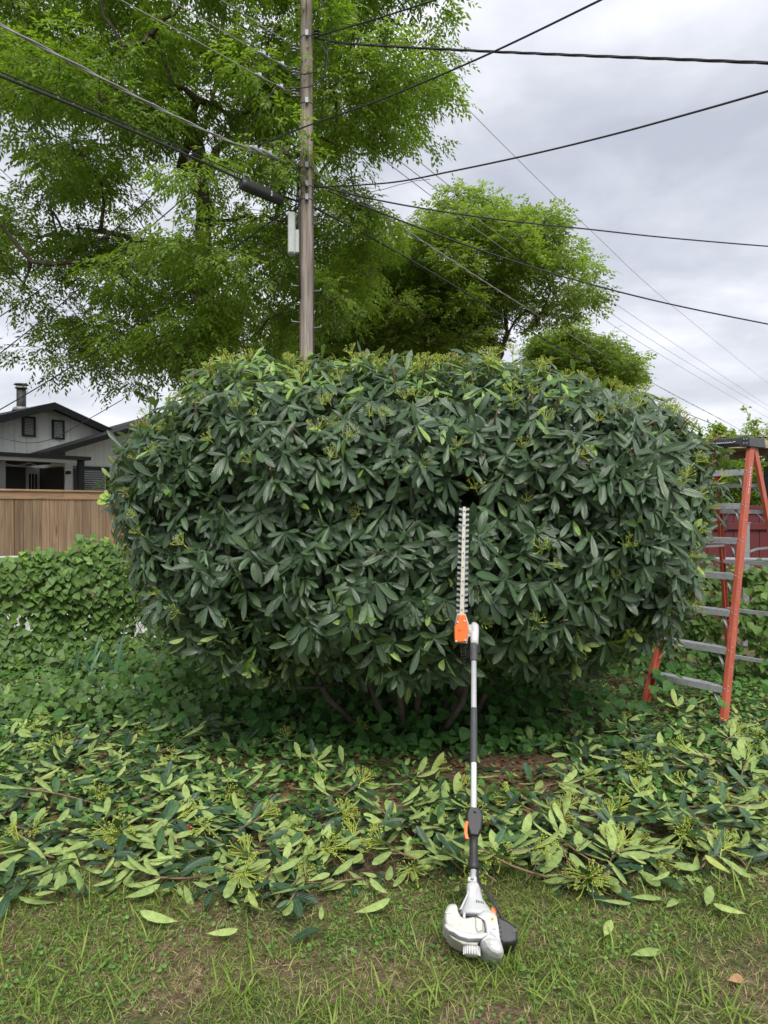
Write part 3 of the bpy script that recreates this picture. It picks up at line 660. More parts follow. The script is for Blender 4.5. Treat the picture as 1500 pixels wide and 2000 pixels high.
# ================================================================== UTILITY POLE AND WIRES
YP = 12.0; PX = at(599, 400, YP).x
AZ = R(35.0); LD = Vector((math.sin(AZ), math.cos(AZ), 0)); LNORM = Vector((LD.y, -LD.x, 0))
pole = empty('utility_pole', (PX, YP, 0)); tag(pole, 'weathered grey wooden utility pole rising behind the bush', 'utility pole')
mb = MB(); hs_ = [-.5, 1, 3, 5, 7, 9, 11, 12.5]; secs = []
for h in hs_:
    r = .140-.0042*h; secs.append([(math.cos(2*math.pi*j/20)*r*(1+.012*math.sin(j*2.3+h)), math.sin(2*math.pi*j/20)*r, h) for j in range(20)])
mb.loft(secs).build('post', M['pole'], pole)
def pole_h(py): return at(599, py, YP).z
for py, sd_ in ((348, -1), (485, -1), (560, -1), (630, -1), (437, 1), (570, 1), (641, 1), (150, -1), (190, -1), (168, 1)):
    h = pole_h(py); r = .14-.0042*h
    MB().tube([(sd_*r*.7, -.05, h-.01), (sd_*(r+.12), -.08, h), (sd_*(r+.125), -.08, h+.035)], .009, 6).build('step_bolt', M['galv'], pole)
for py, ln in ((75, .30), (330, .22), (366, .26), (392, .2), (205, .2)):
    h = pole_h(py); r = .14-.0042*h; mb = MB()
    mb.tube([(math.cos(a)*(r+.006), math.sin(a)*(r+.006), h) for a in np.linspace(0, 2*math.pi, 15)], .010, 5, cap=False)
    mb.box((.02, -r-.03, h), (.05, .06, .09)).build('bracket', M['galv'], pole)
for (py, sx_) in ((72, .17), (100, -.2), (145, -.2), (187, -.2)):
    h = pole_h(py); mb = MB()
    mb.tube([(sx_*.5, -.05, h), (sx_, -.08, h)], .012, 6)
    for k in range(3): mb.tube([(sx_, -.08, h-.07+k*.05), (sx_, -.08, h-.045+k*.05)], [.045, .035], 10)
    mb.build('insulator', M['grey_rubber'] if sx_ > 0 else M['galv'], pole)
# thin conduit down the right of the pole
MB().tube([(.135, -.06, .3), (.125, -.06, 3), (.12, -.05, 5), (.112, -.05, 7.2)], .012, 6).build('ground_wire', M['cable'], pole)
MB().tube([(-.10, -.11, 5.2), (-.115, -.1, 6), (-.12, -.1, 7.4)], .016, 6).build('riser_cable', M['cable'], pole)
# terminal boxes on the pole
tb = empty('terminal_box', (PX, YP, 0)); tag(tb, 'pale grey upright terminal box fixed to the left of the utility pole', 'box')
a = at(570, 417, YP-.12); b = at(570, 498, YP-.12)
c = Vector((a.x-PX, -.12, (a.z+b.z)/2)); MB().box(c, (.115, .16, a.z-b.z), bev=.012).build('case', M['box_grey'], tb)
MB().box(c+Vector((.0, -.088, 0)), (.085, .014, (a.z-b.z)*.93)).build('door', M['box_grey'], tb)
MB().box(c+Vector((.085, .03, -.12)), (.07, .12, .38), bev=.01).build('junction', M['box_grey'], tb)
MB().tube([c+Vector((.05, 0, .35)), c+Vector((.09, -.05, .6)), c+Vector((.10, -.03, .9))], .014, 6).build('cable', M['cable'], tb)
# in-line wires: each point lies in the vertical plane of the pole line
def line_pt(px, py, off=0.0): return on_plane(px, py, Vector((PX, YP, 0))+LNORM*off, LNORM)
def smooth_path(pts, k=6):
    out = []; n = len(pts)
    for i in range(n-1):
        p0, p1, p2, p3 = pts[max(i-1, 0)], pts[i], pts[i+1], pts[min(i+2, n-1)]
        for j in range(k):
            t = j/k; out.append(0.5*((2*p1)+(p2-p0)*t+(2*p0-5*p1+4*p2-p3)*t*t+(3*p1-p0-3*p2+p3)*t**3))
    return out+[pts[-1]]
def wire(label, pts, rad, mat, twist=0, name='overhead_wire', group=None, conn=()):
    path = smooth_path(pts); o0 = path[0]
    root = MB(); loc = [q-o0 for q in path]
    if twist:
        dense = smooth_path(loc, 4); acc = 0
        for s in range(twist):
            pp = []; acc = 0
            for i, q in enumerate(dense):
                if i: acc += (q-dense[i-1]).length
                t = (dense[min(i+1, len(dense)-1)]-dense[max(i-1, 0)]).normalized(); u_ = t.cross(Vector((0, 0, 1))).normalized(); w_ = u_.cross(t)
                an = acc*2*math.pi/1.1+s*2*math.pi/twist; pp.append(q+(u_*math.cos(an)+w_*math.sin(an))*rad*.95)
            root.tube(pp, rad, 5)
    else: root.tube(loc, rad, 6)
    o = root.build(name, mat); o.location = o0; tag(o, label, 'wire', group)
    for ctr, ln in conn:
        d = LD; mb = MB(); q = ctr-o0; mb.tube([q-d*ln/2, q-d*ln*.3, q+d*ln*.3, q+d*ln/2], [rad*1.5, rad*3.2, rad*3.2, rad*1.5], 7)
        mb.box(q+Vector((0, 0, rad*3)), (.05, .05, .06)); mb.build('connector', M['galv'], o)
    return o
LP = line_pt
def lin(pts, off=0): return [LP(x, y, off) for x, y in pts]
wire('thick pale neutral cable bundle crossing the pole just above the black splice case', lin([(-160, -45), (0, 48), (150, 127), (300, 206), (430, 268), (520, 303), (600, 330), (660, 362), (760, 428), (940, 546), (1140, 670), (1300, 762), (1450, 842), (1560, 905)], -.16), .0115, M['wire'], twist=2, conn=[(LP(528, 303, -.16), .5), (LP(500, 293, -.16), .3)])
wire('black telephone cable carrying the splice case, sloping down past the pole to the right', lin([(-160, 80), (0, 148), (190, 226), (400, 318), (470, 350), (550, 382), (600, 400), (630, 414), (760, 484), (900, 566), (1004, 630), (1180, 726), (1290, 786), (1430, 845), (1560, 905)], -.17), .017, M['cable'])
wire('thin steel messenger strand right above the telephone cable at left', lin([(-160, 72), (0, 140), (190, 218), (400, 309), (470, 340), (550, 371), (597, 390)], -.17), .008, M['cable'])
pr = 'primary wires'
wire('lowest of the three thin pale wires sloping through the pole', lin([(120, -70), (236, 0), (380, 78), (508, 150), (588, 190), (680, 262), (750, 313), (940, 455), (1157, 609), (1330, 717), (1500, 816)], -.2), .008, M['wire'], group=pr, conn=[(LP(508, 150, -.2), .22), (LP(550, 172, -.2), .22)])
wire('middle of the three thin pale wires sloping through the pole', lin([(215, -70), (332, 0), (516, 108), (588, 146), (700, 240), (785, 318), (960, 448), (1168, 595), (1330, 700), (1500, 801)], -.2), .008, M['wire'], group=pr, conn=[(LP(516, 108, -.2), .22), (LP(552, 128, -.2), .22)])
wire('highest of the three thin pale wires sloping through the pole', lin([(320, -70), (432, 0), (510, 50), (586, 100), (680, 190), (800, 300), (960, 425), (1159, 564), (1330, 680), (1500, 793)], -.2), .008, M['wire'], group=pr)
wire('single thin wire crossing the open grey sky steeply down to the right edge', lin([(690, -60), (790, 70), (879, 176), (1010, 310), (1160, 456), (1313, 597), (1500, 749)], -.1), .008, M['wire'])
# service drops
def drop(label, pts, rad, twist=0, mat=None): return wire(label, [at(x, y, Yd) for x, y, Yd in pts], rad, mat or M['cable'], twist, name='service_wire')
drop('twisted black service wire running nearly level from the pole to the upper right edge', [(622, 76, 11.9), (690, 86, 11.5), (880, 97, 10.4), (1100, 107, 9.3), (1300, 115, 8.5), (1500, 123, 7.7), (1650, 128, 7.2)], .010, 3)
drop('black service wire rising from the pole top bracket to the top edge', [(622, 70, 11.9), (740, 35, 11.0), (850, 0, 10.2), (960, -38, 9.5)], .013)
drop('black service wire crossing in front of the pole and climbing to the top edge', [(505, 284, 11.5), (600, 246, 11.2), (700, 211, 10.4), (800, 172, 9.6), (960, 103, 8.5), (1173, 0, 7.3), (1260, -45, 6.9)], .0115)
drop('black service wire rising from the tree to the right edge below the twisted one', [(612, 366, 12.0), (760, 357, 11.0), (880, 335, 10.2), (1040, 301, 9.3), (1200, 262, 8.5), (1350, 221, 7.8), (1500, 178, 7.2), (1620, 142, 6.8)], .0115)
drop('thin black wire over the open tree to the right edge at mid height', [(610, 360, 12.1), (724, 388, 12.6), (850, 411, 13.2), (1000, 432, 13.8), (1152, 448, 14.4), (1300, 464, 15), (1500, 481, 15.8), (1620, 488, 16.2)], .014)
drop('thin black wire sagging across the open tree, lowest of those reaching the right edge', [(640, 372, 12.2), (780, 430, 12.6), (960, 496, 13.4), (1120, 546, 14), (1300, 592, 14.8), (1500, 633, 15.6), (1620, 655, 16)], .015)
drop('upper dark wire slanting down through the big tree toward the house', [(540, 138, 11.8), (470, 215, 12), (384, 298, 12.3), (256, 420, 12.6), (128, 530, 13), (0, 618, 13.4), (-100, 680, 13.8)], .010)
drop('second dark wire slanting down through the big tree toward the house', [(546, 160, 11.8), (440, 312, 12), (350, 395, 12.3), (256, 475, 12.6), (130, 585, 13), (0, 690, 13.4), (-90, 750, 13.6)], .010)
drop('dark wire slanting from below the splice case across the lower tree', [(580, 398, 11.9), (488, 462, 12), (380, 545, 12.4), (256, 640, 12.8), (130, 722, 13.4), (0, 800, 14), (-80, 840, 14.4)], .011)
drop('slack wire hanging in front of the house gable', [(240, 780, 12.6), (216, 794, 12.8), (150, 832, 13.4), (105, 856, 14), (60, 865, 14.6), (14, 858, 15.2), (-60, 838, 16)], .007)
drop('slack black jumper loop beside the pole top', [(622, 80, 11.85), (640, 110, 11.8), (625, 135, 11.8), (590, 145, 11.75), (556, 135, 11.7)], .010)
drop('second slack black jumper loop beside the pole', [(640, 76, 11.85), (636, 140, 11.8), (615, 165, 11.8), (585, 172, 11.75), (556, 172, 11.7)], .010)
sp = empty('splice_case', LP(510, 366, -.19)); tag(sp, 'black ribbed cable splice case hanging on the telephone cable left of the pole', 'splice case')
A_, B_ = LP(470, 352, -.19)-sp.location, LP(550, 386, -.19)-sp.location
off_ = Vector((0, 0, -.045)); dv = B_-A_
mb = MB(); pts = []; rds = []
for k in range(21): t = k/20; pts.append(A_+dv*t+off_); rds.append((.05 if k in (0, 20) else .088)+(.007 if k % 2 else 0))
mb.tube(pts, rds, 14).build('case', M['black'], sp)
MB().box(A_+dv*.72+off_+Vector((0, -.1, -.01)), (.09, .03, .08)).build('tag_plate', M['galv'], sp)
MB().tube([A_+dv*.12+off_+Vector((0, -.05, -.02)), A_+dv*.1+Vector((0, -.12, .07)), A_+dv*.25+Vector((0, -.14, .06)), A_+dv*.3+Vector((0, -.12, -.1))], .010, 6).build('loose_cable', M['wire'], sp)
for k in range(3): MB().tube([A_+dv*(.1+k*.3)+Vector((0, 0, .05)), A_+dv*(.1+k*.3)+Vector((0, 0, .13))], .008, 5).build('hanger', M['galv'], sp)
cl_ = [Vector(LP(530, 306, -.18)), Vector(LP(537, 345, -.2)), Vector(LP(520, 360, -.22)), Vector(LP(505, 300, -.18))]
wire('tangle of thin hanging leads below the neutral cable connector', cl_, .008, M['cable'], name='hanging_lead')

# ================================================================== HOUSE AT LEFT
HAZ = R(40.0); HD = Vector((math.sin(HAZ), math.cos(HAZ), 0)); HN = Vector((HD.y, -HD.x, 0))   # HN points back to the camera side (right/near)
HO = at(0, 990, 19.0); HO = Vector((HO.x, HO.y, 0))
house = empty('house', HO, (0, 0, math.atan2(HD.y, HD.x))); tag(house, 'pale grey house with black gable trim and covered porch, behind the cedar fence', 'house')
def zp(zx, zy): return (zx/5.769, 740+zy/5.769)
def hp(zx, zy, v):                    # crop pixel on the vertical plane v metres behind the porch front -> local (x, z)
    px, py = zp(zx, zy); q = on_plane(px, py, HO-HN*v, HN); return ((q-HO).dot(HD), q.z)
def hpoly(pts, v): return [hp(x, y, v) for x, y in pts]
VM, VW = 3.4, 1.9
ridge = hp(545, 297, VM-.35); 
# main gable wall in siding panels
gl = hp(-700, 470, VM); gr = hp(1150, 600, VM); ap = hp(545, 325, VM)
x0, x1 = gl[0], gr[0]
def gable_z(x): return ap[1]-(abs(x-ap[0])*(ap[1]-gr[1])/(gr[0]-ap[0]))
xx = x0; 
while xx < x1-.05:
    xe = min(xx+.36, x1); zt0, zt1 = gable_z(xx+.006)-.02, gable_z(xe-.006)-.02
    poly = [(xx+.006, .3), (xe-.006, .3), (xe-.006, zt1)]+([(ap[0], ap[1]-.02)] if xx < ap[0] < xe else [])+[(xx+.006, zt0)]
    MB().prism(poly, VM, VM+.03).build('siding_panel', M['siding'], house); xx = xe
MB().prism([(x0, .2), (x1, .2), (x1, gable_z(x1)-.06), (ap[0], ap[1]-.06), (x0, gable_z(x0)-.06)], VM+.032, VM+6).build('wall', M['siding'], house)
# main roof: two slabs with black fascia
th = .14
for s in (-1, 1):
    e = (x1+.35, gable_z(x1)-.35*(ap[1]-gr[1])/(gr[0]-ap[0])) if s > 0 else (x0-.4, gable_z(x0-.4))
    MB().prism([(ap[0], ap[1]), e, (e[0], e[1]+th), (ap[0], ap[1]+th)], VM-.45, VM+6.2).build('roof', M['shingle'], house)
    MB().prism([(ap[0], ap[1]-.09), (e[0], e[1]-.09), (e[0], e[1]+th*.9), (ap[0], ap[1]+th*.9)], VM-.50, VM-.452).build('fascia', M['trim_black'], house)
# attic louvres
for pts in ([(258, 415), (405, 435), (395, 660), (248, 640)], [(590, 458), (728, 470), (722, 688), (583, 675)]):
    q = hpoly(pts, VM-.03); xa = (q[0][0]+q[3][0])/2; xb = (q[1][0]+q[2][0])/2; zb = (q[2][1]+q[3][1])/2; zt = (q[0][1]+q[1][1])/2; w = .055
    wv = empty('attic_louver', (0, 0, 0)); wv.parent = house
    mb = MB(); mb.box(((xa+xb)/2, VM-.03, zt-w/2), (xb-xa, .06, w)); mb.box(((xa+xb)/2, VM-.03, zb+w/2), (xb-xa, .06, w)); mb.box((xa+w/2, VM-.03, (zt+zb)/2), (w, .06, zt-zb-2*w)); mb.box((xb-w/2, VM-.03, (zt+zb)/2), (w, .06, zt-zb-2*w)); mb.build('frame', M['trim_black'], wv)
    MB().box(((xa+xb)/2, VM-.004, (zt+zb)/2), (xb-xa-2*w, .006, zt-zb-2*w)).build('backing', M['shade_in'], wv)
    ns_ = 11; sl = MB().box((0, 0, 0), (xb-xa-2*w-.01, .045, .010), Matrix.Rotation(R(38), 4, 'X')).mesh('slat', M['louver'])
    for k in range(ns_):
        link_obj('slat', sl, wv, Matrix.Translation(((xa+xb)/2, VM-.028, zb+w+(k+.5)*(zt-zb-2*w)/ns_)))
# right wing: wall, rake, roof
rk = hpoly([(560, 872), (1500, 590), (2300, 355)], VW-.4); wl = hpoly([(860, 860), (1400, 715)], VW)
sl_ = (rk[1][1]-rk[0][1])/(rk[1][0]-rk[0][0])
def wing_z(x): return rk[0][1]+(x-rk[0][0])*sl_+.09
wx0 = hp(735, 1000, VW)[0]; wx1 = rk[2][0]-.3
q = hpoly([(955, 985), (1185, 1000), (1175, 1330), (950, 1330)], VW); wxa, wxb, wzt = (q[0][0]), (q[1][0]), q[0][1]
band = hp(1180, 990, VW)[1]
xx = wx0
while xx < wx1-.05:
    xe = min(xx+.32, wx1)
    MB().prism([(xx+.005, band+.02), (xe-.005, band+.02), (xe-.005, max(band+.05, wing_z(xe))), (xx+.005, max(band+.05, wing_z(xx)))], VW, VW+.03).build('siding_panel', M['siding'], house)
    MB().prism([(xx+.005, .3), (xe-.005, .3), (xe-.005, band-.015), (xx+.005, band-.015)], VW+.012, VW+.03).build('siding_panel', M['siding'], house); xx = xe
MB().prism([(wx0, .2), (wx1, .2), (wx1, wing_z(wx1)-.05), (wx0, max(band, wing_z(wx0)-.05))], VW+.032, VW+2.4).build('wall', M['siding'], house)
MB().prism([(rk[0][0], rk[0][1]), (rk[2][0], rk[2][1]), (rk[2][0], rk[2][1]+.17), (rk[0][0], rk[0][1]+.17)], VW-.45, VW-.402).build('fascia', M['trim_black'], house)
MB().prism([(rk[0][0], rk[0][1]+.02), (rk[2][0], rk[2][1]+.02), (rk[2][0], rk[2][1]+.15), (rk[0][0], rk[0][1]+.15)], VW-.40, VM-.51).build('roof', M['shingle'], house)
MB().prism([(x1+.02, rk[0][1]+.02+(x1+.02-rk[0][0])*sl_), (rk[2][0], rk[2][1]+.02), (rk[2][0], rk[2][1]+.15), (x1+.02, rk[0][1]+.15+(x1+.02-rk[0][0])*sl_)], VM-.505, VW+2.5).build('roof', M['shingle'], house)
# wing window with blinds
win = empty('window', (0, 0, 0)); win.parent = house
zb = wzt-1.15; w = .10; cx_ = (wxa+wxb)/2-.12; ww = wxb-wxa+.5
mb = MB(); mb.box((cx_, VW-.03, wzt-w/2), (ww, .06, w)); mb.box((cx_-ww/2+w/2, VW-.03, (wzt-w+zb)/2), (w, .06, wzt-w-zb)); mb.box((cx_+ww/2-w/2, VW-.03, (wzt-w+zb)/2), (w, .06, wzt-w-zb)); mb.build('frame', M['trim_black'], win)
MB().box((cx_, VW-.006, (wzt+zb)/2-w/2), (ww-2*w, .008, wzt-zb-w)).build('pane', M['glass'], win)
bl = MB().box((0, 0, 0), (ww-2*w-.06, .004, .012)).mesh('slat', M['louver'])
for k in range(14): link_obj('slat', bl, win, Matrix.Translation((cx_, VW-.014, zb+.08+k*.07)))
mb = MB(); mb.box((cx_+ww/2-w-.04, VW-.02, (wzt+zb)/2-w/2), (.035, .012, wzt-zb-w)); mb.build('sash', M['trim_white'], win)
# porch: slab roof, beam, posts, recess shade as dark panels, doors
pz = hpoly([(0, 812), (1035, 887)], -.25); pb = hpoly([(0, 872), (920, 945)], 0)
ztop = (pz[0][1]+pz[1][1])/2; zbt = hp(920, 918, 0)[1]; zbb = hp(920, 947, 0)[1]; xr = hp(1030, 900, -.25)[0]; xl = x0-.5; xp = hp(918, 1000, 0)[0]
MB().box(((xl+xr)/2, (VW+.0)/2-.13, ztop-.05), (xr-xl, VW+.22, .10)).build('porch_roof', M['trim_black'], house)
MB().box(((xl+hp(330,900,VM)[0])/2, (VW+VM)/2-.02, ztop-.07), (hp(330,900,VM)[0]-xl, VM-VW-.1, .14)).build('porch_roof', M['shingle'], house)
MB().box(((xl+xp)/2-.1, -.08, (ztop-.102+zbb-.03)/2), (xp-xl-.2, .1, ztop-.102-zbb+.03)).build('porch_beam', M['trim_white'], house)
MB().box((xp, .05, (ztop-.104)/2), (.16, .13, ztop-.104)).build('porch_post', M['trim_black'], house)
xg = hp(25, 1000, 0)[0]; MB().box((xg, .05, zbb/2), (.16, .13, zbb-.07)).build('porch_post', M['grey_wood'], house)
xd = hp(735, 1100, VW)[0]
MB().box(((xl+xd)/2, VM-.06, 1.5), (xd-xl-.06, .05, 3.0)).build('porch_back_shade', M['shade_in'], house)  # dark sheet added over the siding, colours in the porch shade
MB().box((wx0-.02, (VW+VM)/2, 1.5), (.03, VM-VW-.1, 3.0)).build('porch_side_shade', M['shade_in'], house)  # dark panel covering the pale wing side, painted as recess shade
for (za, zb_, mat) in ((290, 440, 'door'), (485, 620, 'dark_siding')):
    xa, xb = hp(za, 1100, VM-.1)[0], hp(zb_, 1100, VM-.1)[0]; zt = hp(za, 1005, VM-.1)[1]
    d_ = empty('door', (0, 0, 0)); d_.parent = house
    MB().box(((xa+xb)/2, VM-.11, zt/2), (xb-xa, .045, zt)).build('leaf_panel', M[mat], d_)
    if mat == 'door':
        for k in range(3): MB().box((xa+(xb-xa)*(.27+.23*k), VM-.137, zt-.55), ((xb-xa)*.16, .008, .75)).build('pane', M['glass'], d_)
MB().box((hp(775, 1055, VW-.1)[0], VW-.08, hp(775, 1055, VW-.1)[1]), (.13, .14, .10), bev=.02).build('porch_lamp', M['trim_black'], house)
# string of little bulbs under the porch beam
mb = MB()
for k in range(40):
    t = k/39; x = xg+(xp-xg)*t; z = zbb-.06-.09*abs(math.sin(t*9)); mb.box((x, .12, z), (.018, .018, .03))
tag(mb.build('string_lights', M['trim_white'], house), kind='stuff')
# chimney
cx0 = hp(240, 250, VM+1.5); ch = empty('chimney', (cx0[0], VM+1.5, 0)); ch.parent = house
cz0, cz1 = hp(240, 330, VM+1.5)[1], hp(240, 100, VM+1.5)[1]
MB().tube([(0, 0, cz0-.5), (0, 0, cz1)], .15, 18).build('flue', M['chimney'], ch)
MB().tube([(0, 0, cz0-.1), (0, 0, cz0+.02), (0, 0, cz0+.05)], [.30, .24, .16], 18).build('flashing', M['galv'], ch)
MB().tube([(0, 0, cz1-.03), (0, 0, cz1+.02)], [.20, .19], 18).build('collar', M['galv'], ch)
MB().tube([(0, 0, cz1+.09), (0, 0, cz1+.13)], [.24, .20], 18).build('cap', M['chimney'], ch)
mb = MB()
for k in range(4): mb.tube([(.15*math.cos(k*1.57), .15*math.sin(k*1.57), cz1), (.17*math.cos(k*1.57), .17*math.sin(k*1.57), cz1+.1)], .012, 5)
mb.build('strut', M['chimney'], ch)

# ================================================================== CEDAR FENCE (left, beyond the alley)
FO = at(0, 990, 11.7); FO = Vector((FO.x, FO.y, 0)); FAZ = R(41); FD = Vector((math.sin(FAZ), math.cos(FAZ), 0)); FNn = Vector((FD.y, -FD.x, 0))
cf = empty('cedar_fence', FO, (0, 0, math.atan2(FD.y, FD.x))); tag(cf, 'brown cedar board privacy fence with flat cap rail in front of the house', 'fence')
def fp(px, py): q = on_plane(px, py, FO, FNn); return (q-FO).dot(FD), q.z
FT = (fp(20, 955)[1]+fp(200, 962)[1])/2; pitch = .146
bm_ = MB().box((0, 0, 0), (.139, .018, 1), bev=.003).mesh('board', M['cedar'])
for k in range(-14, 42):
    o = link_obj('board', bm_, cf, Matrix.Translation((k*pitch, random.uniform(-.003, .003), (FT-.03)/2+.02)) @ Matrix.Rotation(random.uniform(-.002, .002), 4, 'Y') @ Matrix.Diagonal((1, 1, FT-.05, 1)))
for k in range(-2, 5):
    MB().box((k*1.25+.4, -.018, FT-.085), (1.247, .02, .125), bev=.003).build('trim_board', M['cedar_cap'], cf)
    MB().box((k*1.25+.4, 0, FT+.0), (1.247, .11, .034), bev=.004).build('cap_rail', M['cedar_cap'], cf)
    MB().box((k*2.4, .06, FT/2), (.09, .09, FT-.05)).build('post', M['cedar_cap'], cf)
# ================================================================== ALLEY STRIP between the fences
al = MB(); q = [Vector((-14, 7.2, 0)), Vector((-2.5, 8.9, 0)), Vector((-1.5, 13.5, 0)), Vector((-9, 11.5, 0))]
al.add([(v.x, v.y, .03) for v in q], [(0, 1, 2, 3)]); tag(al.build('alley', M['gravel']), kind='structure')

# ================================================================== CHAIN-LINK FENCES UNDER VINES
def chain_fence(label, A, B, H=1.22, post_every=2.4):
    A = Vector(A); B = Vector(B); d = (B-A); ln = d.length; root = empty('chain_link_fence', A, (0, 0, math.atan2(d.y, d.x))); tag(root, label, 'fence')
    MB().tube([(0, 0, H), (ln, 0, H)], .021, 10).build('top_rail', M['galv'], root)
    k = 0.0
    while k <= ln+.01: MB().tube([(k, .03, -.1), (k, .03, H+.02)], .028, 10).build('post', M['galv'], root); k += post_every
    mb = MB(); s = .065; n_ = int(ln/s)
    for i in range(-int(H/s), n_):
        for sg in (1, -1):
            xa = i*s; xb = xa+H; za, zb_ = (0.03, H) if sg > 0 else (H, 0.03)
            ca, cb_ = max(0, -xa)/H, min(1, (ln-xa)/H)
            if cb_ <= ca: continue
            p_, q_ = Vector((xa+ca*H, 0, za+(zb_-za)*ca)), Vector((xa+cb_*H, 0, za+(zb_-za)*cb_)); mb.tube([p_, q_], .0018, 3, cap=False)
    tag(mb.build('wire_mesh', M['galv'], root), kind='stuff'); return root
def vine(label, A, B, n, seed, hfun, thick=.28, lo=.055, hi=.095, gaps=0.0, nsingle=300):
    A = Vector(A); B = Vector(B); d = B-A; ln = d.length; u = d.normalized(); nrm = Vector((u.y, -u.x, 0))
    if nrm.y > 0: nrm = -nrm
    rg = np.random.default_rng(seed); root = empty('fence_vine', A); tag(root, label, 'vine')
    s = rg.random(n)*ln; hh = hfun(s); z = rg.random(n)**.85*hh
    bulge = thick*(.5+.5*np.sin(s*2.1+z*3.0)*np.sin(z*2.7-s*1.3+seed))+.03
    if gaps > 0:
        g = np.sin(s*5.1+1)*np.sin(z*6.0+s*2.3+seed)+.6*np.sin(s*11+z*8); keep = ~((g > .75) & (z < .72*hh) & (rg.random(n) < gaps)); s, z, bulge, hh = s[keep], z[keep], bulge[keep], hh[keep]; n = len(s)
    t = rg.random(n)**.5; dep = bulge*t-.05*(1-t)
    top = np.clip((z-(hh-.22))/.22, 0, 1)
    P = np.array(u)[None]*s[:, None]+np.array(nrm)[None]*dep[:, None]; P[:, 2] = z+.03+top*.04*rg.normal(size=n)
    P[:, 2] = np.maximum(P[:, 2], .04)
    D = np.array(nrm)[None]*.35+np.array([0, 0, -1.0])+rg.normal(0, .45, (n, 3)); D += top[:, None]*np.array(nrm)[None]*.6
    Nn = np.array(nrm)[None]*1.0+np.array([0, 0, .45])+rg.normal(0, .33, (n, 3)); Nn[:, 2] += top*.8
    Ln = rg.uniform(lo, hi, n); W = Ln*rg.uniform(.40, .52, n); K = rg.normal(.12, .12, n); ti = np.clip(rg.beta(1.5, 2.0, n)*.9+top*.3*rg.random(n), 0, 1)
    sc_ = face_score(P+np.array(A)[None], D, Nn, Ln, W)*t*(1+.0*s); px_, py_ = proj_px(P+np.array(A)[None]); sc_ = sc_*((px_ > 0) & (px_ < 1500))
    blocked = (px_ > 255) & (px_ < 1330); sc_ = np.where(blocked, sc_*.01, sc_)
    reln('vine', T_HEART, M['vine_leaf'], P, D, Nn, Ln, W, K, ti, root, nsingle, sc_, nvar=8, low=blocked | (px_ < -60) | (px_ > 1560) | (t < .45), T_lo=T_HEART2)
    for k in range(int(ln*5)):
        a_ = rg.random()*ln; mb = MB(); pts = [u*(a_+.12*math.sin(j*1.3+k))+nrm*(.02+.02*math.sin(j+k))+Vector((0, 0, j*.21)) for j in range(6)]
        mb.tube(pts, .005, 4).build('stem', M['twig'], root)
    return root
LA, LB = (-5.6, 6.55, 0), (-1.9, 8.6, 0)
RA, RB = (-1.9, 8.62, 0), (5.4, 6.75, 0)
chain_fence('galvanised chain-link fence at left, mostly hidden under vine', LA, LB)
chain_fence('galvanised chain-link fence behind the ladder and bush', RA, RB)
vine('heart-leaved green vine smothering the chain-link fence left of the bush', LA, LB, 8200, 21, lambda s: 1.31+.07*np.sin(s*2.3)+.06*np.sin(s*5.1+1)+.05*np.sin(s*9.7), gaps=.75)
vine('heart-leaved vine on the chain-link fence behind and right of the ladder', RA, RB, 7600, 33, lambda s: 1.18+.09*np.sin(s*1.9+.4)+.07*np.sin(s*4.7), gaps=.6)

# ================================================================== RIGHT BACKGROUND: red fence, steel post, neighbour's eave
rf = empty('red_fence', (0, 0, 0)); rp0 = at(1330, 990, 11.0); rf.location = (rp0.x, 11.0, 0); tag(rf, 'dark red painted board fence seen through the ladder', 'fence')
rt = at(1450, 986, 11.0).z
for k in range(12): MB().box((k*.20+.1, 0, rt/2), (.194, .022, rt-.02), bev=.003).build('board', M['red_wood'], rf)
for zz in (at(1450, 1028, 11).z, at(1450, 995, 11).z, .35): MB().box((1.2, -.032, zz), (2.4, .036, .10), bev=.004).build('rail', M['red_wood'], rf)
MB().box((at(1400+12, 1025, 11).x-rp0.x, -.06, at(1410, 1025, 11).z), (.07, .04, .20), bev=.01).build('latch', M['black'], rf)
q = at(1456, 1022, 9.0); sp_ = empty('steel_post', (q.x, 9.0, 0)); tag(sp_, 'short galvanised steel post in front of the red fence', 'post')
MB().box((0, 0, q.z/2), (.085, .06, q.z), bev=.006).build('shaft', M['galv'], sp_); MB().box((0, 0, q.z+.008), (.10, .075, .012)).build('cap', M['galv'], sp_)
nh = empty('neighbour_shed', (0, 0, 0)); ye = 12.5; a = at(1408, 855, ye); b = at(1500, 876, ye); nh.location = (a.x, ye, 0); tag(nh, 'corner of a beige-trimmed flat-roofed outbuilding at the right edge', 'shed')
MB().box((2.0, 0, (a.z+b.z)/2), (4.0, .04, (a.z-b.z)*.92)).build('fascia', M['beige'], nh); MB().box((2.0, .78, a.z+.03), (4.1, 1.66, .035)).build('roof', M['beige'], nh)
MB().box((2.0, .78, b.z+.03), (3.9, 1.5, .03)).build('soffit', M['soffit'], nh)
for k in range(6): MB().box((.2+k*.7, .78, b.z-.045), (.05, 1.48, .11)).build('rafter', M['soffit'], nh)
xw = at(1487, 1000, ye+1).x-a.x
for k in range(13): MB().box((xw+1.2, .72, .1+k*.19), (2.4, .02, .186), Matrix.Identity(4)).build('siding_board', M['dark_siding'], nh)
MB().box((xw+1.2, .84, 1.25), (2.38, .20, 2.5)).build('wall', M['dark_siding'], nh)
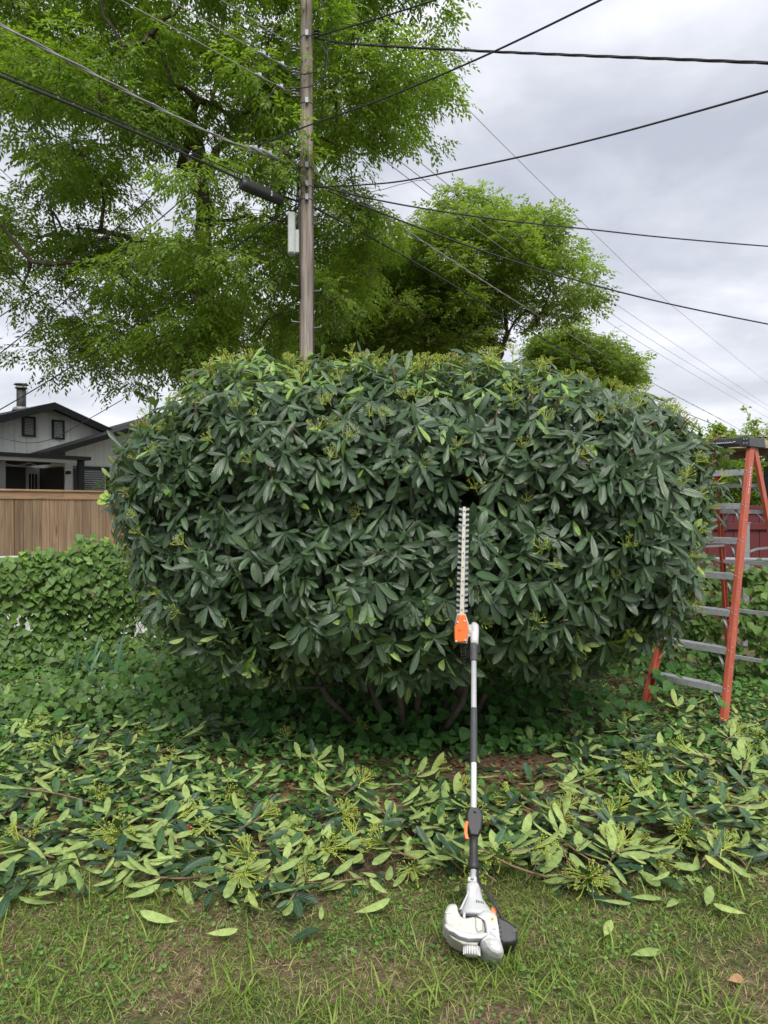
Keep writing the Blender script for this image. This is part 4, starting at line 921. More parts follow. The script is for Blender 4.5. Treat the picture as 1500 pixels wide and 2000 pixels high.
# leafy sprig and creeper on the shed roof
def sprig_plant(name, label, base, pts, n, size, mat, seed, cat='plant'):
    rg = np.random.default_rng(seed); root = empty(name, base); tag(root, label, cat); Ps = []; Ds = []
    for ps_ in pts:
        ps_ = [Vector(q)-Vector(base) for q in ps_]; sm_ = smooth_path(ps_, 5); MB().tube(sm_, .006, 5).build('stem', M['twig'], root)
        for k in range(n): 
            q = sm_[int(rg.integers(len(sm_)//4, len(sm_)))]; Ps.append(list(q)); Ds.append(rg.normal(size=3)+np.array([0, -.2, -.2]))
    P = np.array(Ps)+rg.normal(0, size*.5, (len(Ps), 3)); D = np.array(Ds); m = len(P)
    me = leaves_mesh('foliage', T_OVATE, mat, P, D, np.array([0, -.6, .8])+rg.normal(0, .4, (m, 3)), rg.uniform(.7, 1.2, m)*size, rg.uniform(.3, .4, m)*size, rg.normal(.1, .1, m), rg.random(m))
    tag(link_obj('foliage', me, root), kind='stuff'); return root
sprig_plant('roof_sprig', 'thin leafy sprig sticking up above the ladder top against the sky', at(1470, 850, 12.3), [[at(1470, 852, 12.3), at(1466, 825, 12.3), at(1456, 797, 12.3)], [at(1468, 840, 12.3), at(1476, 822, 12.3), at(1478, 826, 12.3)]], 32, .07, M['far_leaf'], 4)
sprig_plant('roof_creeper', 'leafy creeper lying along the shed roof edge above the ladder cap', at(1440, 856, 12.2), [[at(1375, 862, 12), at(1400, 842, 12), at(1425, 850, 12.1), at(1450, 852, 12.2), at(1500, 850, 12.3)], [at(1390, 860, 12), at(1398, 838, 12), at(1410, 836, 12.1)]], 85, .09, M['far_leaf'], 6)

# ================================================================== STEP LADDER
ld = empty('step_ladder', (0, 0, 0)); tag(ld, 'orange fibreglass step ladder with aluminium steps standing against the bush', 'ladder')
RFt = on_ground(1412, 1422); W_ = Vector((.6, -.8, 0)); F_ = Vector((-.8, -.6, 0)); BW, TW, HT, RUN = .70, .36, 2.31, .78
Mid = RFt - W_*(BW/2); ld.location = (Mid.x, Mid.y, 0); ld.rotation_euler = (0, 0, math.atan2(W_.y, W_.x))
# local: x along W_ (left rail -> right rail), y = -F_ direction? (W_ rotated +90 deg)
ysg = 1.0 if Vector((-W_.y, W_.x, 0)).dot(-F_) > 0 else -1.0     # +y*ysg runs to the rear
def front(t, sx_): return Vector((sx_*(BW/2+(TW/2-BW/2)*t), ysg*RUN*t, HT*t))
def rear(t, sx_): return Vector((sx_*((BW+.02)/2-.03+(TW/2-.01-(BW+.02)/2+.03)*t), ysg*(RUN+.66-(.66-.06)*t), HT*t))
def channel(mb, A, B, wx, wy, sx_, th=.006):       # C-channel rail from A to B; web faces outward
    d = (B-A); m_ = Matrix.Translation(A) @ Vector((0, 0, 1)).rotation_difference(d).to_matrix().to_4x4(); ln = d.length
    mb.box((sx_*(wx/2), 0, ln/2), (th, wy, ln), m_); mb.box((sx_*0, wy/2-th/2, ln/2), (wx-th, th, ln), m_); mb.box((sx_*0, -wy/2+th/2, ln/2), (wx-th, th, ln), m_)
for sx_ in (-1, 1):
    mb = MB(); channel(mb, front(.02, sx_), front(1, sx_), .034, .078, sx_); o = mb.build('front_rail', M['fibre'], ld, .0015)
    mb = MB(); channel(mb, rear(.02, sx_), rear(.985, sx_), .028, .062, sx_); mb.build('rear_rail', M['fibre'], ld, .0015)
    for fn in (front, rear):
        q = fn(.0, sx_); MB().box(q+Vector((0, 0, .025)), (.05, .095, .05), bev=.008).build('foot', M['black'], ld)
def along(A, B, w, h, mb):
    d = B-A; m_ = Matrix.Translation((A+B)/2) @ Matrix.Rotation(math.atan2(d.y, d.x), 4, 'Z') @ Matrix.Rotation(-math.asin(d.z/d.length), 4, 'Y'); mb.box((0, 0, 0), (d.length, w, h), m_)
riv = MB().tube([(-.006, 0, 0), (0, 0, 0), (.003, 0, 0)], [.008, .008, .004], 8).mesh('rivet', M['galv'])
nst = 7
for k in range(1, nst+1):
    t = k*.3048*.965/HT; A, B = front(t, -1), front(t, 1); hw = (B.x-A.x)/2-.016
    mb = MB(); mb.box((0, A.y, A.z+.012), (2*hw, .085, .005)); mb.box((0, A.y-ysg*.041, A.z-.012), (2*hw, .004, .046)); mb.box((0, A.y+ysg*.041, A.z-.008), (2*hw, .004, .036))
    for g in range(5): mb.box((0, A.y+(g-2)*.017, A.z+.0155), (2*hw, .005, .003))
    st = mb.build('step', M['step_alu'], ld)
    for sx_ in (-1, 1):
        if k <= 7:
            mb = MB(); a_ = Vector((sx_*(hw*.64), A.y, A.z-.006)); tb_ = t-.16/HT; b_ = front(max(tb_, .03), sx_)-Vector((sx_*.02, 0, 0)); along(a_, b_, .024, .006, mb); mb.build('brace', M['step_alu'], ld)
        for dz in (.02, -.015):
            q = front(t+dz/HT, sx_); link_obj('rivet', riv, ld, Matrix.Translation(q+Vector((sx_*.022, -ysg*.015, 0))) @ (Matrix.Identity(4) if sx_ > 0 else Matrix.Rotation(math.pi, 4, 'Z')))
        q = front(t-.13/HT, sx_); link_obj('rivet', riv, ld, Matrix.Translation(q+Vector((sx_*.022, 0, 0))) @ (Matrix.Identity(4) if sx_ > 0 else Matrix.Rotation(math.pi, 4, 'Z')))
    # rivet heads on the front flange too
    for sx_ in (-1, 1): link_obj('rivet', riv, ld, Matrix.Translation(A*0+front(t, sx_)+Vector((0, -ysg*.042, 0))) @ Matrix.Rotation(-math.pi/2*ysg, 4, 'Z'))
for k in (1, 2.6, 4.2, 5.8, 6.6):
    t = k*.3048*.965/HT; A, B = rear(t, -1), rear(t, 1); mb = MB(); mb.box((0, A.y, A.z), (B.x-A.x-.02, .03, .034)); mb.build('rear_brace', M['step_alu'], ld)
    for sx_ in (-1, 1): mb = MB(); along(Vector((sx_*(B.x*.55), A.y, A.z)), rear(t-.13/HT, sx_), .02, .006, mb); mb.build('brace', M['step_alu'], ld)
for sx_ in (-1, 1):           # spreaders
    a_, m__, b_ = front(.58, sx_)+Vector((sx_*-.02, 0, 0)), (front(.60, sx_)+rear(.60, sx_))/2, rear(.60, sx_)+Vector((sx_*-.02, 0, 0)); mb = MB(); along(a_, m__, .004, .02, mb); along(m__, b_, .004, .02, mb); mb.build('spreader', M['galv'], ld)
# moulded top cap with a hollow handle slot on the front face
yc = ysg*(RUN+.05); capw = TW+.09; zt = HT+.045
prof = [(-capw/2, zt-.085), (-capw/2+.012, zt), (capw/2-.012, zt), (capw/2, zt-.085), (capw/2-.085, zt-.085), (capw/2-.11, zt-.06), (-capw/2+.11, zt-.06), (-capw/2+.085, zt-.085)]
tc_ = MB().prism(prof, yc-ysg*.145, yc+ysg*.13).build('top_cap', M['cap'], ld, .006)
fy = yc-ysg*.1465
MB().box((-.01, fy-ysg*.004, zt-.036), (.16, .006, .018), bev=.002).build('handle_slot', M['black'], tc_)
for k in range(7): MB().box((-.07+k*.02, fy-ysg*.008, zt-.036), (.010, .004, .008 if k % 2 else .012)).build('moulded_letter', M['step_alu'], tc_)
MB().tube([(-.115, fy-ysg*.006, zt-.034), (-.09, fy-ysg*.010, zt-.042), (.07, fy-ysg*.010, zt-.042), (.095, fy-ysg*.006, zt-.034)], .005, 6).build('handle_rim', M['step_alu'], tc_)
for (x_, z_) in ((capw/2-.035, .02), (capw/2-.06, .02), (capw/2-.035, .055), (capw/2-.06, .055), (-capw/2+.04, .03)): link_obj('rivet', riv, tc_, Matrix.Translation((x_, fy-ysg*.002, zt-z_)) @ Matrix.Rotation(-math.pi/2*ysg, 4, 'Z'))
# label stickers on the right front rail
q0, q1 = front(.80, 1), front(.92, 1); d = q1-q0; m_ = Matrix.Translation((q0+q1)/2+Vector((.0215, 0, 0))) @ Vector((0, 0, 1)).rotation_difference(d).to_matrix().to_4x4()
mb = MB()
for k in range(16): mb.box((0, (k % 2)*.008-.004, (k-8)*.016), (.001, .012, .007), m_)
tag(mb.build('printed_sticker', M['label'], ld), kind='stuff')

# ================================================================== POLE HEDGE TRIMMER
P0 = on_ground(925, 1880); P0.z = .045; Hd = at(925.5, 1235, 3.80)
SH = (Hd-P0).normalized(); XR = Vector((1, 0, 0)); XR = (XR-SH*XR.dot(SH)).normalized(); FR = SH.cross(XR)*1.0
if FR.y > 0: FR = -FR
tm = Matrix(((XR.x, FR.x, SH.x, P0.x), (XR.y, FR.y, SH.y, P0.y), (XR.z, FR.z, SH.z, P0.z), (0, 0, 0, 1)))
# local axes: x right, y toward the camera, z up the shaft  (right-handed check: x cross y)
if XR.cross(FR).dot(SH) < 0:
    tm = Matrix(((XR.x, -FR.x, SH.x, P0.x), (XR.y, -FR.y, SH.y, P0.y), (XR.z, -FR.z, SH.z, P0.z), (0, 0, 0, 1))); YF = -1.0
else: YF = 1.0
tr_ = empty('pole_hedge_trimmer'); tr_.matrix_world = tm; tag(tr_, 'long-reach petrol hedge trimmer with white engine and orange gearbox leaning on the bush', 'hedge trimmer')
tr_['group'] = 'garden tools'; del tr_['group']
TOP = (Hd-P0).length
def lathe(mb, prof, n=20, cx=0, cy=0, sx_=1, sy=1):       # prof: (r, z)
    mb.loft([[(cx+math.cos(2*math.pi*j/n)*r*sx_, cy+math.sin(2*math.pi*j/n)*r*sy, z) for j in range(n)] for r, z in prof]); return mb
def sof(y):                           # photo row -> distance along the shaft
    dy_ = y-990.0; pz, py_ = P0.z, P0.y; return (FPX*(CAM.z-pz)-dy_*py_)/(FPX*SH.z+dy_*SH.y)
lathe(MB(), [(.0135, .2), (.0135, sof(1262))]).build('shaft', M['alu'], tr_)
lathe(MB(), [(.0150, sof(1492)), (.0165, sof(1490))]+[(.0165 if k % 2 else .0158, sof(1490)+(sof(1387)-sof(1490))*k/30) for k in range(1, 30)]+[(.0165, sof(1387)), (.0150, sof(1385))]).build('foam_grip', M['grey_rubber'], tr_)
s0, s1 = sof(1293), sof(1256)
lathe(MB(), [(.0155, s0), (.021, s0+.004), (.021, s0+.015)]+[(.019+(.0025 if k % 2 else -.0015), s0+.02+k*.008) for k in range(8)]+[(.0185, s1), (.016, s1+.005)]).build('rubber_boot', M['grey_rubber'], tr_)
# control handle
g0, g1, g2, g3 = sof(1702), sof(1676), sof(1632), sof(1583)
hd = lathe(MB(), [(.018, g0), (.0245, g0+.004), (.024, g0+.02), (.0185, g1), (.0175, (g1+g2)/2), (.019, g2)]).build('grip', M['black'], tr_)
mb = MB(); zc0, zc1 = g2-.01, g3
mb.loft([[(x*w, y*.9*YF*1, z) for x, y in ((-.030, -.024), (.030, -.028), (.036, 0), (.030, .030), (-.026, .030), (-.032, 0))][::1] for z, w in ((zc0, .55), (zc0+.03, .95), (zc0+.07, 1.12), (zc1-.03, 1.12), (zc1-.008, .85), (zc1, .6))], smooth=False)
ctl = mb.build('control_housing', M['black'], tr_, .004)
MB().loft([[(-.030+dx_-.008*math.sin(t*3.14), YF*(.014+w), z) for dx_, w in ((-.006, -.008), (.008, -.008), (.008, .012), (-.006, .012))] for t, z in ((0, zc0+.055), (.3, zc0+.03), (.7, zc0+.0), (1, zc0-.02))]).build('throttle_trigger', M['orange'], tr_, .002)
MB().tube([(.004, YF*.034, zc1-.02), (.004, YF*.040, zc1-.02)], .006, 10).build('stop_button', M['black'], ctl)
# engine unit, measured off the photograph: crop pixels -> metres
def ex(zx): return (zx-668)*.000247
def ez(zy): return sof(1680+zy/8.333)
# collar clamp
mb = MB(); lathe(mb, [(.020, ez(425)), (.0205, ez(320)), (.019, ez(312))]); mb.box((ex(605), YF*.014, ez(365)), (.020, .016, .018), bev=.003); mb.build('clamp', M['white'], tr_)
MB().tube([(ex(610), YF*.026, ez(365)), (ex(660), YF*.026, ez(358))], .004, 8).build('clamp_screw', M['galv'], tr_)
# cone-shaped clutch housing
def ring(cx, cy, rx, ry, z, n=24, p=2.6):
    out = []
    for j in range(n):
        a_ = 2*math.pi*j/n; c_, s_ = math.cos(a_), math.sin(a_); out.append((cx+rx*math.copysign(abs(c_)**(2/p), c_), cy+ry*math.copysign(abs(s_)**(2/p), s_), z))
    return out
mb = MB(); mb.loft([ring(0, 0, .026, .026, ez(425)), ring(ex(666), 0, .0285, .028, ez(440)), ring(ex(672), 0, .030, .030, ez(560)), ring(ex(676), 0, .035, .034, ez(660)), ring(ex(695), -.0*YF, .050, .048, ez(780)), ring(ex(712), 0, .068, .062, ez(900)), ring(ex(716), 0, .071, .064, ez(955)), ring(ex(716), 0, .066, .060, ez(975))])
cone = mb.build('clutch_housing', M['white'], tr_)
for k in range(5): MB().box((ex(700+k*26), YF*(.0475-.0012*k), ez(755+k*3)), (.0030, .004, .010), Matrix.Identity(4)).build('vent_slot', M['black'], cone)
for xa in (-.045, .018): MB().loft([[(xa*.62+dx_, YF*(.030+dy_), ez(640)) for dx_, dy_ in ((-.003, 0), (.003, 0), (.003, .004), (-.003, .004))], [(xa*1.25+dx_, YF*(.052+dy_), ez(930)) for dx_, dy_ in ((-.005, -.01), (.005, -.01), (.004, .008), (-.004, .008))]], smooth=False).build('housing_rib', M['white'], cone)
MB().box((ex(640), YF*.0315, ez(585)), (.020, .0012, .036)).build('rating_label', M['label'], cone)
MB().box((ex(698), YF*.0318, ez(595)), (.009, .0016, .030)).build('grey_label', M['label_grey'], cone)
MB().box((ex(575), YF*.026, ez(600)), (.010, .0014, .014)).build('grey_label', M['label_grey'], cone)
# dark gap with cylinder fins and stud below the cone
mb = MB()
for k in range(4): mb.loft([ring(ex(640), 0, .052-.003*k, .044, ez(985+k*36)), ring(ex(640), 0, .052-.003*k, .044, ez(1003+k*36))], smooth=False)
lathe(mb, [(.036, ez(1300)), (.036, ez(970))], 16, cx=ex(650)); mb.build('cylinder_fin', M['grey_rubber'], tr_)
MB().tube([(ex(500), YF*.052, ez(950)), (ex(500), YF*.052, ez(1100))], .006, 10).build('stud', M['alu'], tr_)
# fuel tank / front guard: a rounded C block at left
tk = [(188, 1010), (215, 930), (255, 885), (335, 868), (365, 885), (378, 930), (392, 1000), (425, 1060), (470, 1095), (545, 1092), (640, 1060), (740, 1085), (800, 1120), (818, 1230), (812, 1330), (700, 1372), (560, 1372), (420, 1350), (300, 1300), (205, 1240), (185, 1130)]
def inset(poly, f, c): return [(c[0]+(x-c[0])*f, c[1]+(z-c[1])*f) for x, z in poly]
tkl = [(ex(x), ez(y)) for x, y in tk]; cc = (ex(480), ez(1190))
def lay(poly, y): return [(x, YF*y, z) for x, z in poly]
def solid_layers(mb, layers):
    n = len(layers[0]); vs = [Vector(p) for l in layers for p in l]; fs = []
    for i in range(len(layers)-1):
        for j in range(n): fs.append((i*n+j, i*n+(j+1) % n, (i+1)*n+(j+1) % n, (i+1)*n+j))
    fs += [tuple(reversed(range(n))), tuple((len(layers)-1)*n+j for j in range(n))]
    mb.add(vs, fs); return mb
tank = solid_layers(MB(), [lay(inset(tkl, .95, cc), -.05), lay(tkl, -.035), lay(tkl, .070), lay(inset(tkl, .965, cc), .084), lay(inset(tkl, .90, cc), .090)]).build('fuel_tank', M['tank'], tr_, .003)
# belt moulding round the lower edge and the darker panel
lo = [(185, 1225), (300, 1285), (420, 1335), (560, 1358), (700, 1358), (830, 1310), (870, 1345), (760, 1420), (560, 1450), (420, 1425), (330, 1370), (250, 1345), (190, 1290)]
solid_layers(MB(), [lay([(ex(x), ez(y)) for x, y in lo], -.02), lay([(ex(x), ez(y)) for x, y in lo], .094), lay(inset([(ex(x), ez(y)) for x, y in lo], .93, (ex(520), ez(1360))), .101)]).build('belt_moulding', M['white'], tr_, .003)
lo2 = [(240, 1345), (420, 1430), (560, 1455), (720, 1440), (700, 1500), (480, 1500), (330, 1430)]
solid_layers(MB(), [lay([(ex(x), ez(y)) for x, y in lo2], -.04), lay([(ex(x), ez(y)) for x, y in lo2], .070)]).build('lower_guard', M['tank'], tr_, .004)
MB().box((ex(235), YF*.086, ez(1045)), (.020, .012, .008), bev=.002).build('tank_lug', M['tank'], tank)
solid_layers(MB(), [lay([(ex(x), ez(y)) for x, y in ((655, 1065), (760, 1090), (785, 1150), (780, 1290), (690, 1330), (660, 1250))], .088), lay([(ex(x), ez(y)) for x, y in ((668, 1085), (750, 1105), (770, 1155), (765, 1280), (695, 1312), (672, 1245))], .097)]).build('tank_panel', M['tank'], tank, .002)
# starter grille below
st_ = lathe(MB(), [(.034, ez(1480)), (.033, ez(1560)), (.027, ez(1625)), (.018, ez(1640))], 20, cx=ex(625), cy=YF*.03).build('starter_cover', M['tank'], tr_)
for k in range(9):
    a_ = R(200+k*17.5) if YF < 0 else R(20+k*17.5); c_, s_ = math.cos(a_), math.sin(a_)
    MB().box((ex(625)+c_*.0325, YF*.03+s_*.0325, ez(1560)), (.004, .004, .030), None).build('grille_fin', M['white'], st_)
# engine shroud at right with the rounded exhaust bulge
shp = [(680, 1040), (800, 925), (950, 960), (1000, 1020), (1028, 1200), (1045, 1400), (1075, 1500), (1098, 1600), (1080, 1660), (1040, 1685), (960, 1680), (880, 1650), (800, 1570), (740, 1450), (830, 1370), (820, 1240), (795, 1110)]
shl = [(ex(x), ez(y)) for x, y in shp]; sc_c = (ex(920), ez(1300))
shroud = solid_layers(MB(), [lay(inset(shl, .93, sc_c), -.075), lay(shl, -.05), lay(shl, .074), lay(inset(shl, .95, sc_c), .092), lay(inset(shl, .84, sc_c), .100)]).build('engine_shroud', M['white'], tr_, .004)
bl_ = [(770, 1450), (860, 1395), (1000, 1400), (1065, 1500), (1085, 1600), (1060, 1650), (980, 1665), (890, 1630), (820, 1560)]
bll = [(ex(x), ez(y)) for x, y in bl_]; bc_ = (ex(950), ez(1540))
solid_layers(MB(), [lay(bll, .05), lay(bll, .100), lay(inset(bll, .85, bc_), .112), lay(inset(bll, .5, bc_), .119)]).build('exhaust_bulge', M['white'], shroud, .005)
pl_ = [(870, 1280), (975, 1340), (980, 1390), (875, 1325)]
solid_layers(MB(), [lay([(ex(x), ez(y)) for x, y in pl_], .09), lay([(ex(x), ez(y)) for x, y in pl_], .1035)]).build('grey_badge', M['label_grey'], shroud)
# warning stickers
solid_layers(MB(), [lay([(ex(890), ez(1060)), (ex(968), ez(1078)), (ex(905), ez(1138))], .1), lay([(ex(890), ez(1060)), (ex(968), ez(1078)), (ex(905), ez(1138))], .1025)]).build('warning_triangle', M['yellow'], shroud)
MB().box((ex(918), YF*.1031, ez(1092)), (.005, .001, .006)).build('warning_mark', M['black'], shroud)
solid_layers(MB(), [lay([(ex(905), ez(1145)), (ex(975), ez(1130)), (ex(985), ez(1215)), (ex(915), ez(1225))], .1), lay([(ex(905), ez(1145)), (ex(975), ez(1130)), (ex(985), ez(1215)), (ex(915), ez(1225))], .1022)]).build('sticker', M['label'], shroud)
MB().box((ex(950), YF*.1024, ez(1246)), (.016, .0012, .004)).build('sticker', M['label_grey'], shroud)
# black air filter cover
af = [(960, 965), (1060, 990), (1180, 1040), (1290, 1110), (1320, 1200), (1335, 1330), (1310, 1385), (1220, 1425), (1080, 1445), (1045, 1400), (1028, 1200), (1000, 1040)]
afl = [(ex(x), ez(y)) for x, y in af]; afc = (ex(1150), ez(1230))
flt = solid_layers(MB(), [lay(inset(afl, .92, afc), -.07), lay(afl, -.05), lay(afl, .050), lay(inset(afl, .94, afc), .066), lay(inset(afl, .8, afc), .073)]).build('air_filter_cover', M['black'], tr_, .004)
for k in range(5): MB().box((ex(1052), YF*.0675, ez(1080+k*68)), (.009, .010, .010)).build('filter_vent', M['grey_rubber'], flt)
MB().tube([(ex(1265), YF*.068, ez(1205)), (ex(1265), YF*.076, ez(1205))], .008, 10).build('filter_knob', M['grey_rubber'], flt)
MB().box((ex(975), YF*.03, ez(880)), (.020, .016, .030), Matrix.Identity(4), bev=.003).build('spark_cap', M['orange'], tr_)
# throttle cable sleeve
MB().tube(smooth_path([Vector((.016, -YF*.004, sof(1690))), Vector((ex(735), YF*.016, ez(330))), Vector((ex(800), YF*.035, ez(500))), Vector((ex(900), YF*.05, ez(660))), Vector((ex(1010), YF*.055, ez(820))), Vector((ex(1110), YF*.045, ez(1010)))], 5), .0062, 8).build('cable_sleeve', M['black'], tr_)
# pivot gear housing at the top of the shaft
sB = sof(1256)
mb = MB(); mb.loft([ring(.003, 0, .020, .022, sB-.012), ring(.003, 0, .022, .024, sB+.02), ring(.004, 0, .023, .026, sB+.07), ring(.004, 0, .022, .026, sB+.105), ring(.001, 0, .014, .018, sB+.122)])
pv = mb.build('pivot_housing', M['white'], tr_, 0)
MB().tube([(.024, YF*.006, sB+.085), (.034, YF*.006, sB+.085)], .011, 12).build('pivot_knob', M['black'], pv)
mb = MB(); zc_ = sB+.075
mb.tube([(-.030, 0, zc_), (-.016, 0, zc_)], .034, 24); mb.build('index_disc', M['white'], pv)
for k in range(9):
    a_ = R(-20+k*22); MB().tube([(-.0305, YF*math.sin(a_)*.027, zc_+math.cos(a_)*-.027), (-.0315, YF*math.sin(a_)*.027, zc_-math.cos(a_)*.027)], .003, 6).build('index_hole', M['black'], pv)
# cutter bar: own frame, upright in front of the foliage
HB = at(900, 1228, 3.79)
BT = at(903.5, 988, 3.86); BD = (BT-HB).normalized(); BX = Vector((1, 0, 0)); BX = (BX-BD*BX.dot(BD)).normalized(); BY = BD.cross(BX)     # BY points away from the camera
bmx = Matrix(((BX.x, BY.x, BD.x, HB.x), (BX.y, BY.y, BD.y, HB.y), (BX.z, BY.z, BD.z, HB.z), (0, 0, 0, 1)))
cut = empty('cutter_head'); cut.parent = tr_; cut.matrix_parent_inverse = Matrix.Identity(4); cut.matrix_local = tm.inverted() @ bmx
u_ = 3.79/FPX
def bx(zx): return ((zx/4.545+820)-900)*u_
def bz(zy): return (1228-(zy/4.545+960))*u_
og_ = [(335, 1092), (395, 1090), (404, 1130), (420, 1180), (424, 1240), (412, 1330), (310, 1336), (304, 1300), (302, 1215), (318, 1165), (330, 1130)]
ogl = [(bx(x), bz(y)) for x, y in og_]; oc_ = (bx(362), bz(1220))
solid_layers(MB(), [[(x, -.012, z) for x, z in ogl], [(x, -.030, z) for x, z in ogl], [(x, -.036, z) for x, z in inset(ogl, .93, oc_)]]).build('gearbox_cover', M['orange'], cut, .002)
gb = [(330, 1085), (402, 1085), (432, 1170), (436, 1250), (420, 1345), (315, 1342), (306, 1215)]
solid_layers(MB(), [[(bx(x), .03, bz(y)) for x, y in gb], [(bx(x), -.0118, bz(y)) for x, y in gb]]).build('gearbox', M['white'], cut, .003)
MB().tube([(bx(352), -.036, bz(1215)), (bx(352), -.041, bz(1215))], [.011, .010], 20).build('gear_cap', M['orange'], cut)
MB().tube([(bx(352), -.0412, bz(1215)), (bx(352), -.0425, bz(1215))], .005, 16).build('gear_screw', M['orange'], cut)
for (x, y) in ((328, 1155), (388, 1145), (318, 1322), (398, 1312)): MB().tube([(bx(x), -.036, bz(y)), (bx(x), -.041, bz(y))], .005, 8).build('cover_screw', M['alu'], cut)
MB().box(((bx(436)+bx(470))/2, .004, bz(1240)), (bx(470)-bx(425), .03, .05)).build('pivot_arm', M['white'], cut)
zb0, zb1 = bz(1092), bz(130)
MB().prism([(bx(350), zb0), (bx(390), zb0), (bx(391), zb1), (bx(365), zb1)], -.006, -.011).build('guide_bar', M['blade'], cut, .001)
nt_ = 20
def tooth(sgn, dy_):
    r0, r1 = .008, .0300; p_ = [(sgn*r0, -.003), (sgn*r1, .002), (sgn*(r1+.0005), .0085), (sgn*(r1-.008), .0095), (sgn*r0, .006)]
    return MB().prism(p_ if sgn > 0 else p_[::-1], dy_, dy_-.003).mesh('tooth', M['tooth'])
tR, tL, tR2, tL2 = tooth(1, -.004), tooth(-1, -.004), tooth(1, 0.0), tooth(-1, 0.0)
for k in range(nt_):
    z_ = zb0+.012+(zb1-zb0-.03)*k/(nt_-1); xm = (bx(370)+(bx(378)-bx(370))*k/nt_); s_ = 1-.10*k/nt_
    for me_, dz in ((tR, 0), (tL, 0), (tR2, .0045), (tL2, .0045)): link_obj('tooth', me_, cut, Matrix.Translation((xm, 0, z_+dz)) @ Matrix.Scale(s_, 4, (1, 0, 0)))
for k in range(2): MB().prism([(bx(355), zb0-.01), (bx(385), zb0-.01), (bx(386), zb1), (bx(367), zb1)], -.0005-.004*k, -.0030-.004*k).build('blade', M['tooth'], cut)
scm = MB().tube([(0, -.011, 0), (0, -.0135, 0)], .004, 8).mesh('bar_screw', M['twig'])
for k in range(8): link_obj('bar_screw', scm, cut, Matrix.Translation((bx(370)+(bx(378)-bx(370))*k/8, 0, zb0+.025+(zb1-zb0-.05)*k/7)))
# black comb-like guard hanging below the gearbox
mb = MB(); a0, a1 = Vector((bx(385), .02, bz(1365))), Vector((bx(415), .05, bz(1560))); dv = a1-a0
along_ = lambda t, o: a0+dv*t+Vector((o, 0, 0))
for o_ in (-.012, .012): mb.tube([along_(0, o_), along_(1, o_*.9)], .003, 5)
for k in range(7): mb.tube([along_(.08+k*.14, -.012), along_(.02+k*.14, 0), along_(.08+k*.14, .012)], .0028, 5)
mb.build('scabbard_comb', M['black'], cut)

# ================================================================== LAWN, WEEDS, CLIPPINGS
def vnoise(x, y, s, seed):
    r_ = np.random.default_rng(seed); g = r_.random((64, 64)); xi = x*s; yi = y*s; x0 = np.floor(xi).astype(int); y0 = np.floor(yi).astype(int); fx, fy = xi-x0, yi-y0
    fx = fx*fx*(3-2*fx); fy = fy*fy*(3-2*fy); G = lambda a_, b_: g[a_ % 64, b_ % 64]
    return (G(x0, y0)*(1-fx)+G(x0+1, y0)*fx)*(1-fy)+(G(x0, y0+1)*(1-fx)+G(x0+1, y0+1)*fx)*fy
def scatter(n, y0, y1, margin=.25):
    """points on the ground inside the view wedge, uniform per area"""
    y = np.sqrt(rng.random(n)*(y1*y1-y0*y0)+y0*y0); x = (rng.random(n)*2-1)*(.56*y+margin); return x, y
def grass_mesh(x, y, Ln, W, lean, tint, flat=0.0, T=None):
    n = len(x); th = rng.random(n)*6.283; D = np.stack([np.cos(th)*lean, np.sin(th)*lean, np.ones(n)*(1-flat)+.05], -1)
    Nn = np.stack([np.cos(th+rng.normal(0, .5, n)), np.sin(th+rng.normal(0, .5, n)), .3*np.ones(n)], -1)*-1; Nn[:, 2] *= -1
    P = np.stack([x, y, gh(x, y)-.004], -1)
    return leaves_mesh('grass', T or T_BLADE, M['grass'], P, D, Nn, Ln, W, rng.uniform(.1, .85, n), tint)
litter_line = lambda x: 3.25+.18*np.sin(1.7*x+.5)+.1*np.sin(4.3*x)         # near edge of the clippings
# short lawn
x, y = scatter(162000, 2.15, 4.6); pn = vnoise(x, y, 2.6, 1)*.6+vnoise(x, y, 7.0, 2)*.4
keep = rng.random(len(x)) < np.clip(.25+1.3*(pn-.30), .1, 1)*np.clip((litter_line(x)+.75-y)/.8, .10, 1); x, y, pn = x[keep], y[keep], pn[keep]; n = len(x)
ti = np.clip(rng.normal(.42, .16, n), 0, .74); straw = rng.random(n) < .14+.45*(pn < .42); ti = np.where(straw, rng.uniform(.78, 1, n), ti)
tag(link_obj('lawn_grass', grass_mesh(x, y, rng.uniform(.022, .055, n), rng.uniform(.0012, .0023, n), rng.uniform(.3, 1.6, n), ti, T=T_BLADE2)), 'short patchy green lawn grass with dry straw', 'grass', kind='stuff')
# dry thatch lying flat
x, y = scatter(38000, 2.15, 4.2); n = len(x)
tag(link_obj('thatch', grass_mesh(x, y, rng.uniform(.02, .06, n), rng.uniform(.0010, .002, n), np.full(n, 1.0), rng.uniform(.76, 1, n), flat=.92, T=T_STRAW)), 'dry straw thatch lying flat between the grass blades', 'thatch', kind='stuff')
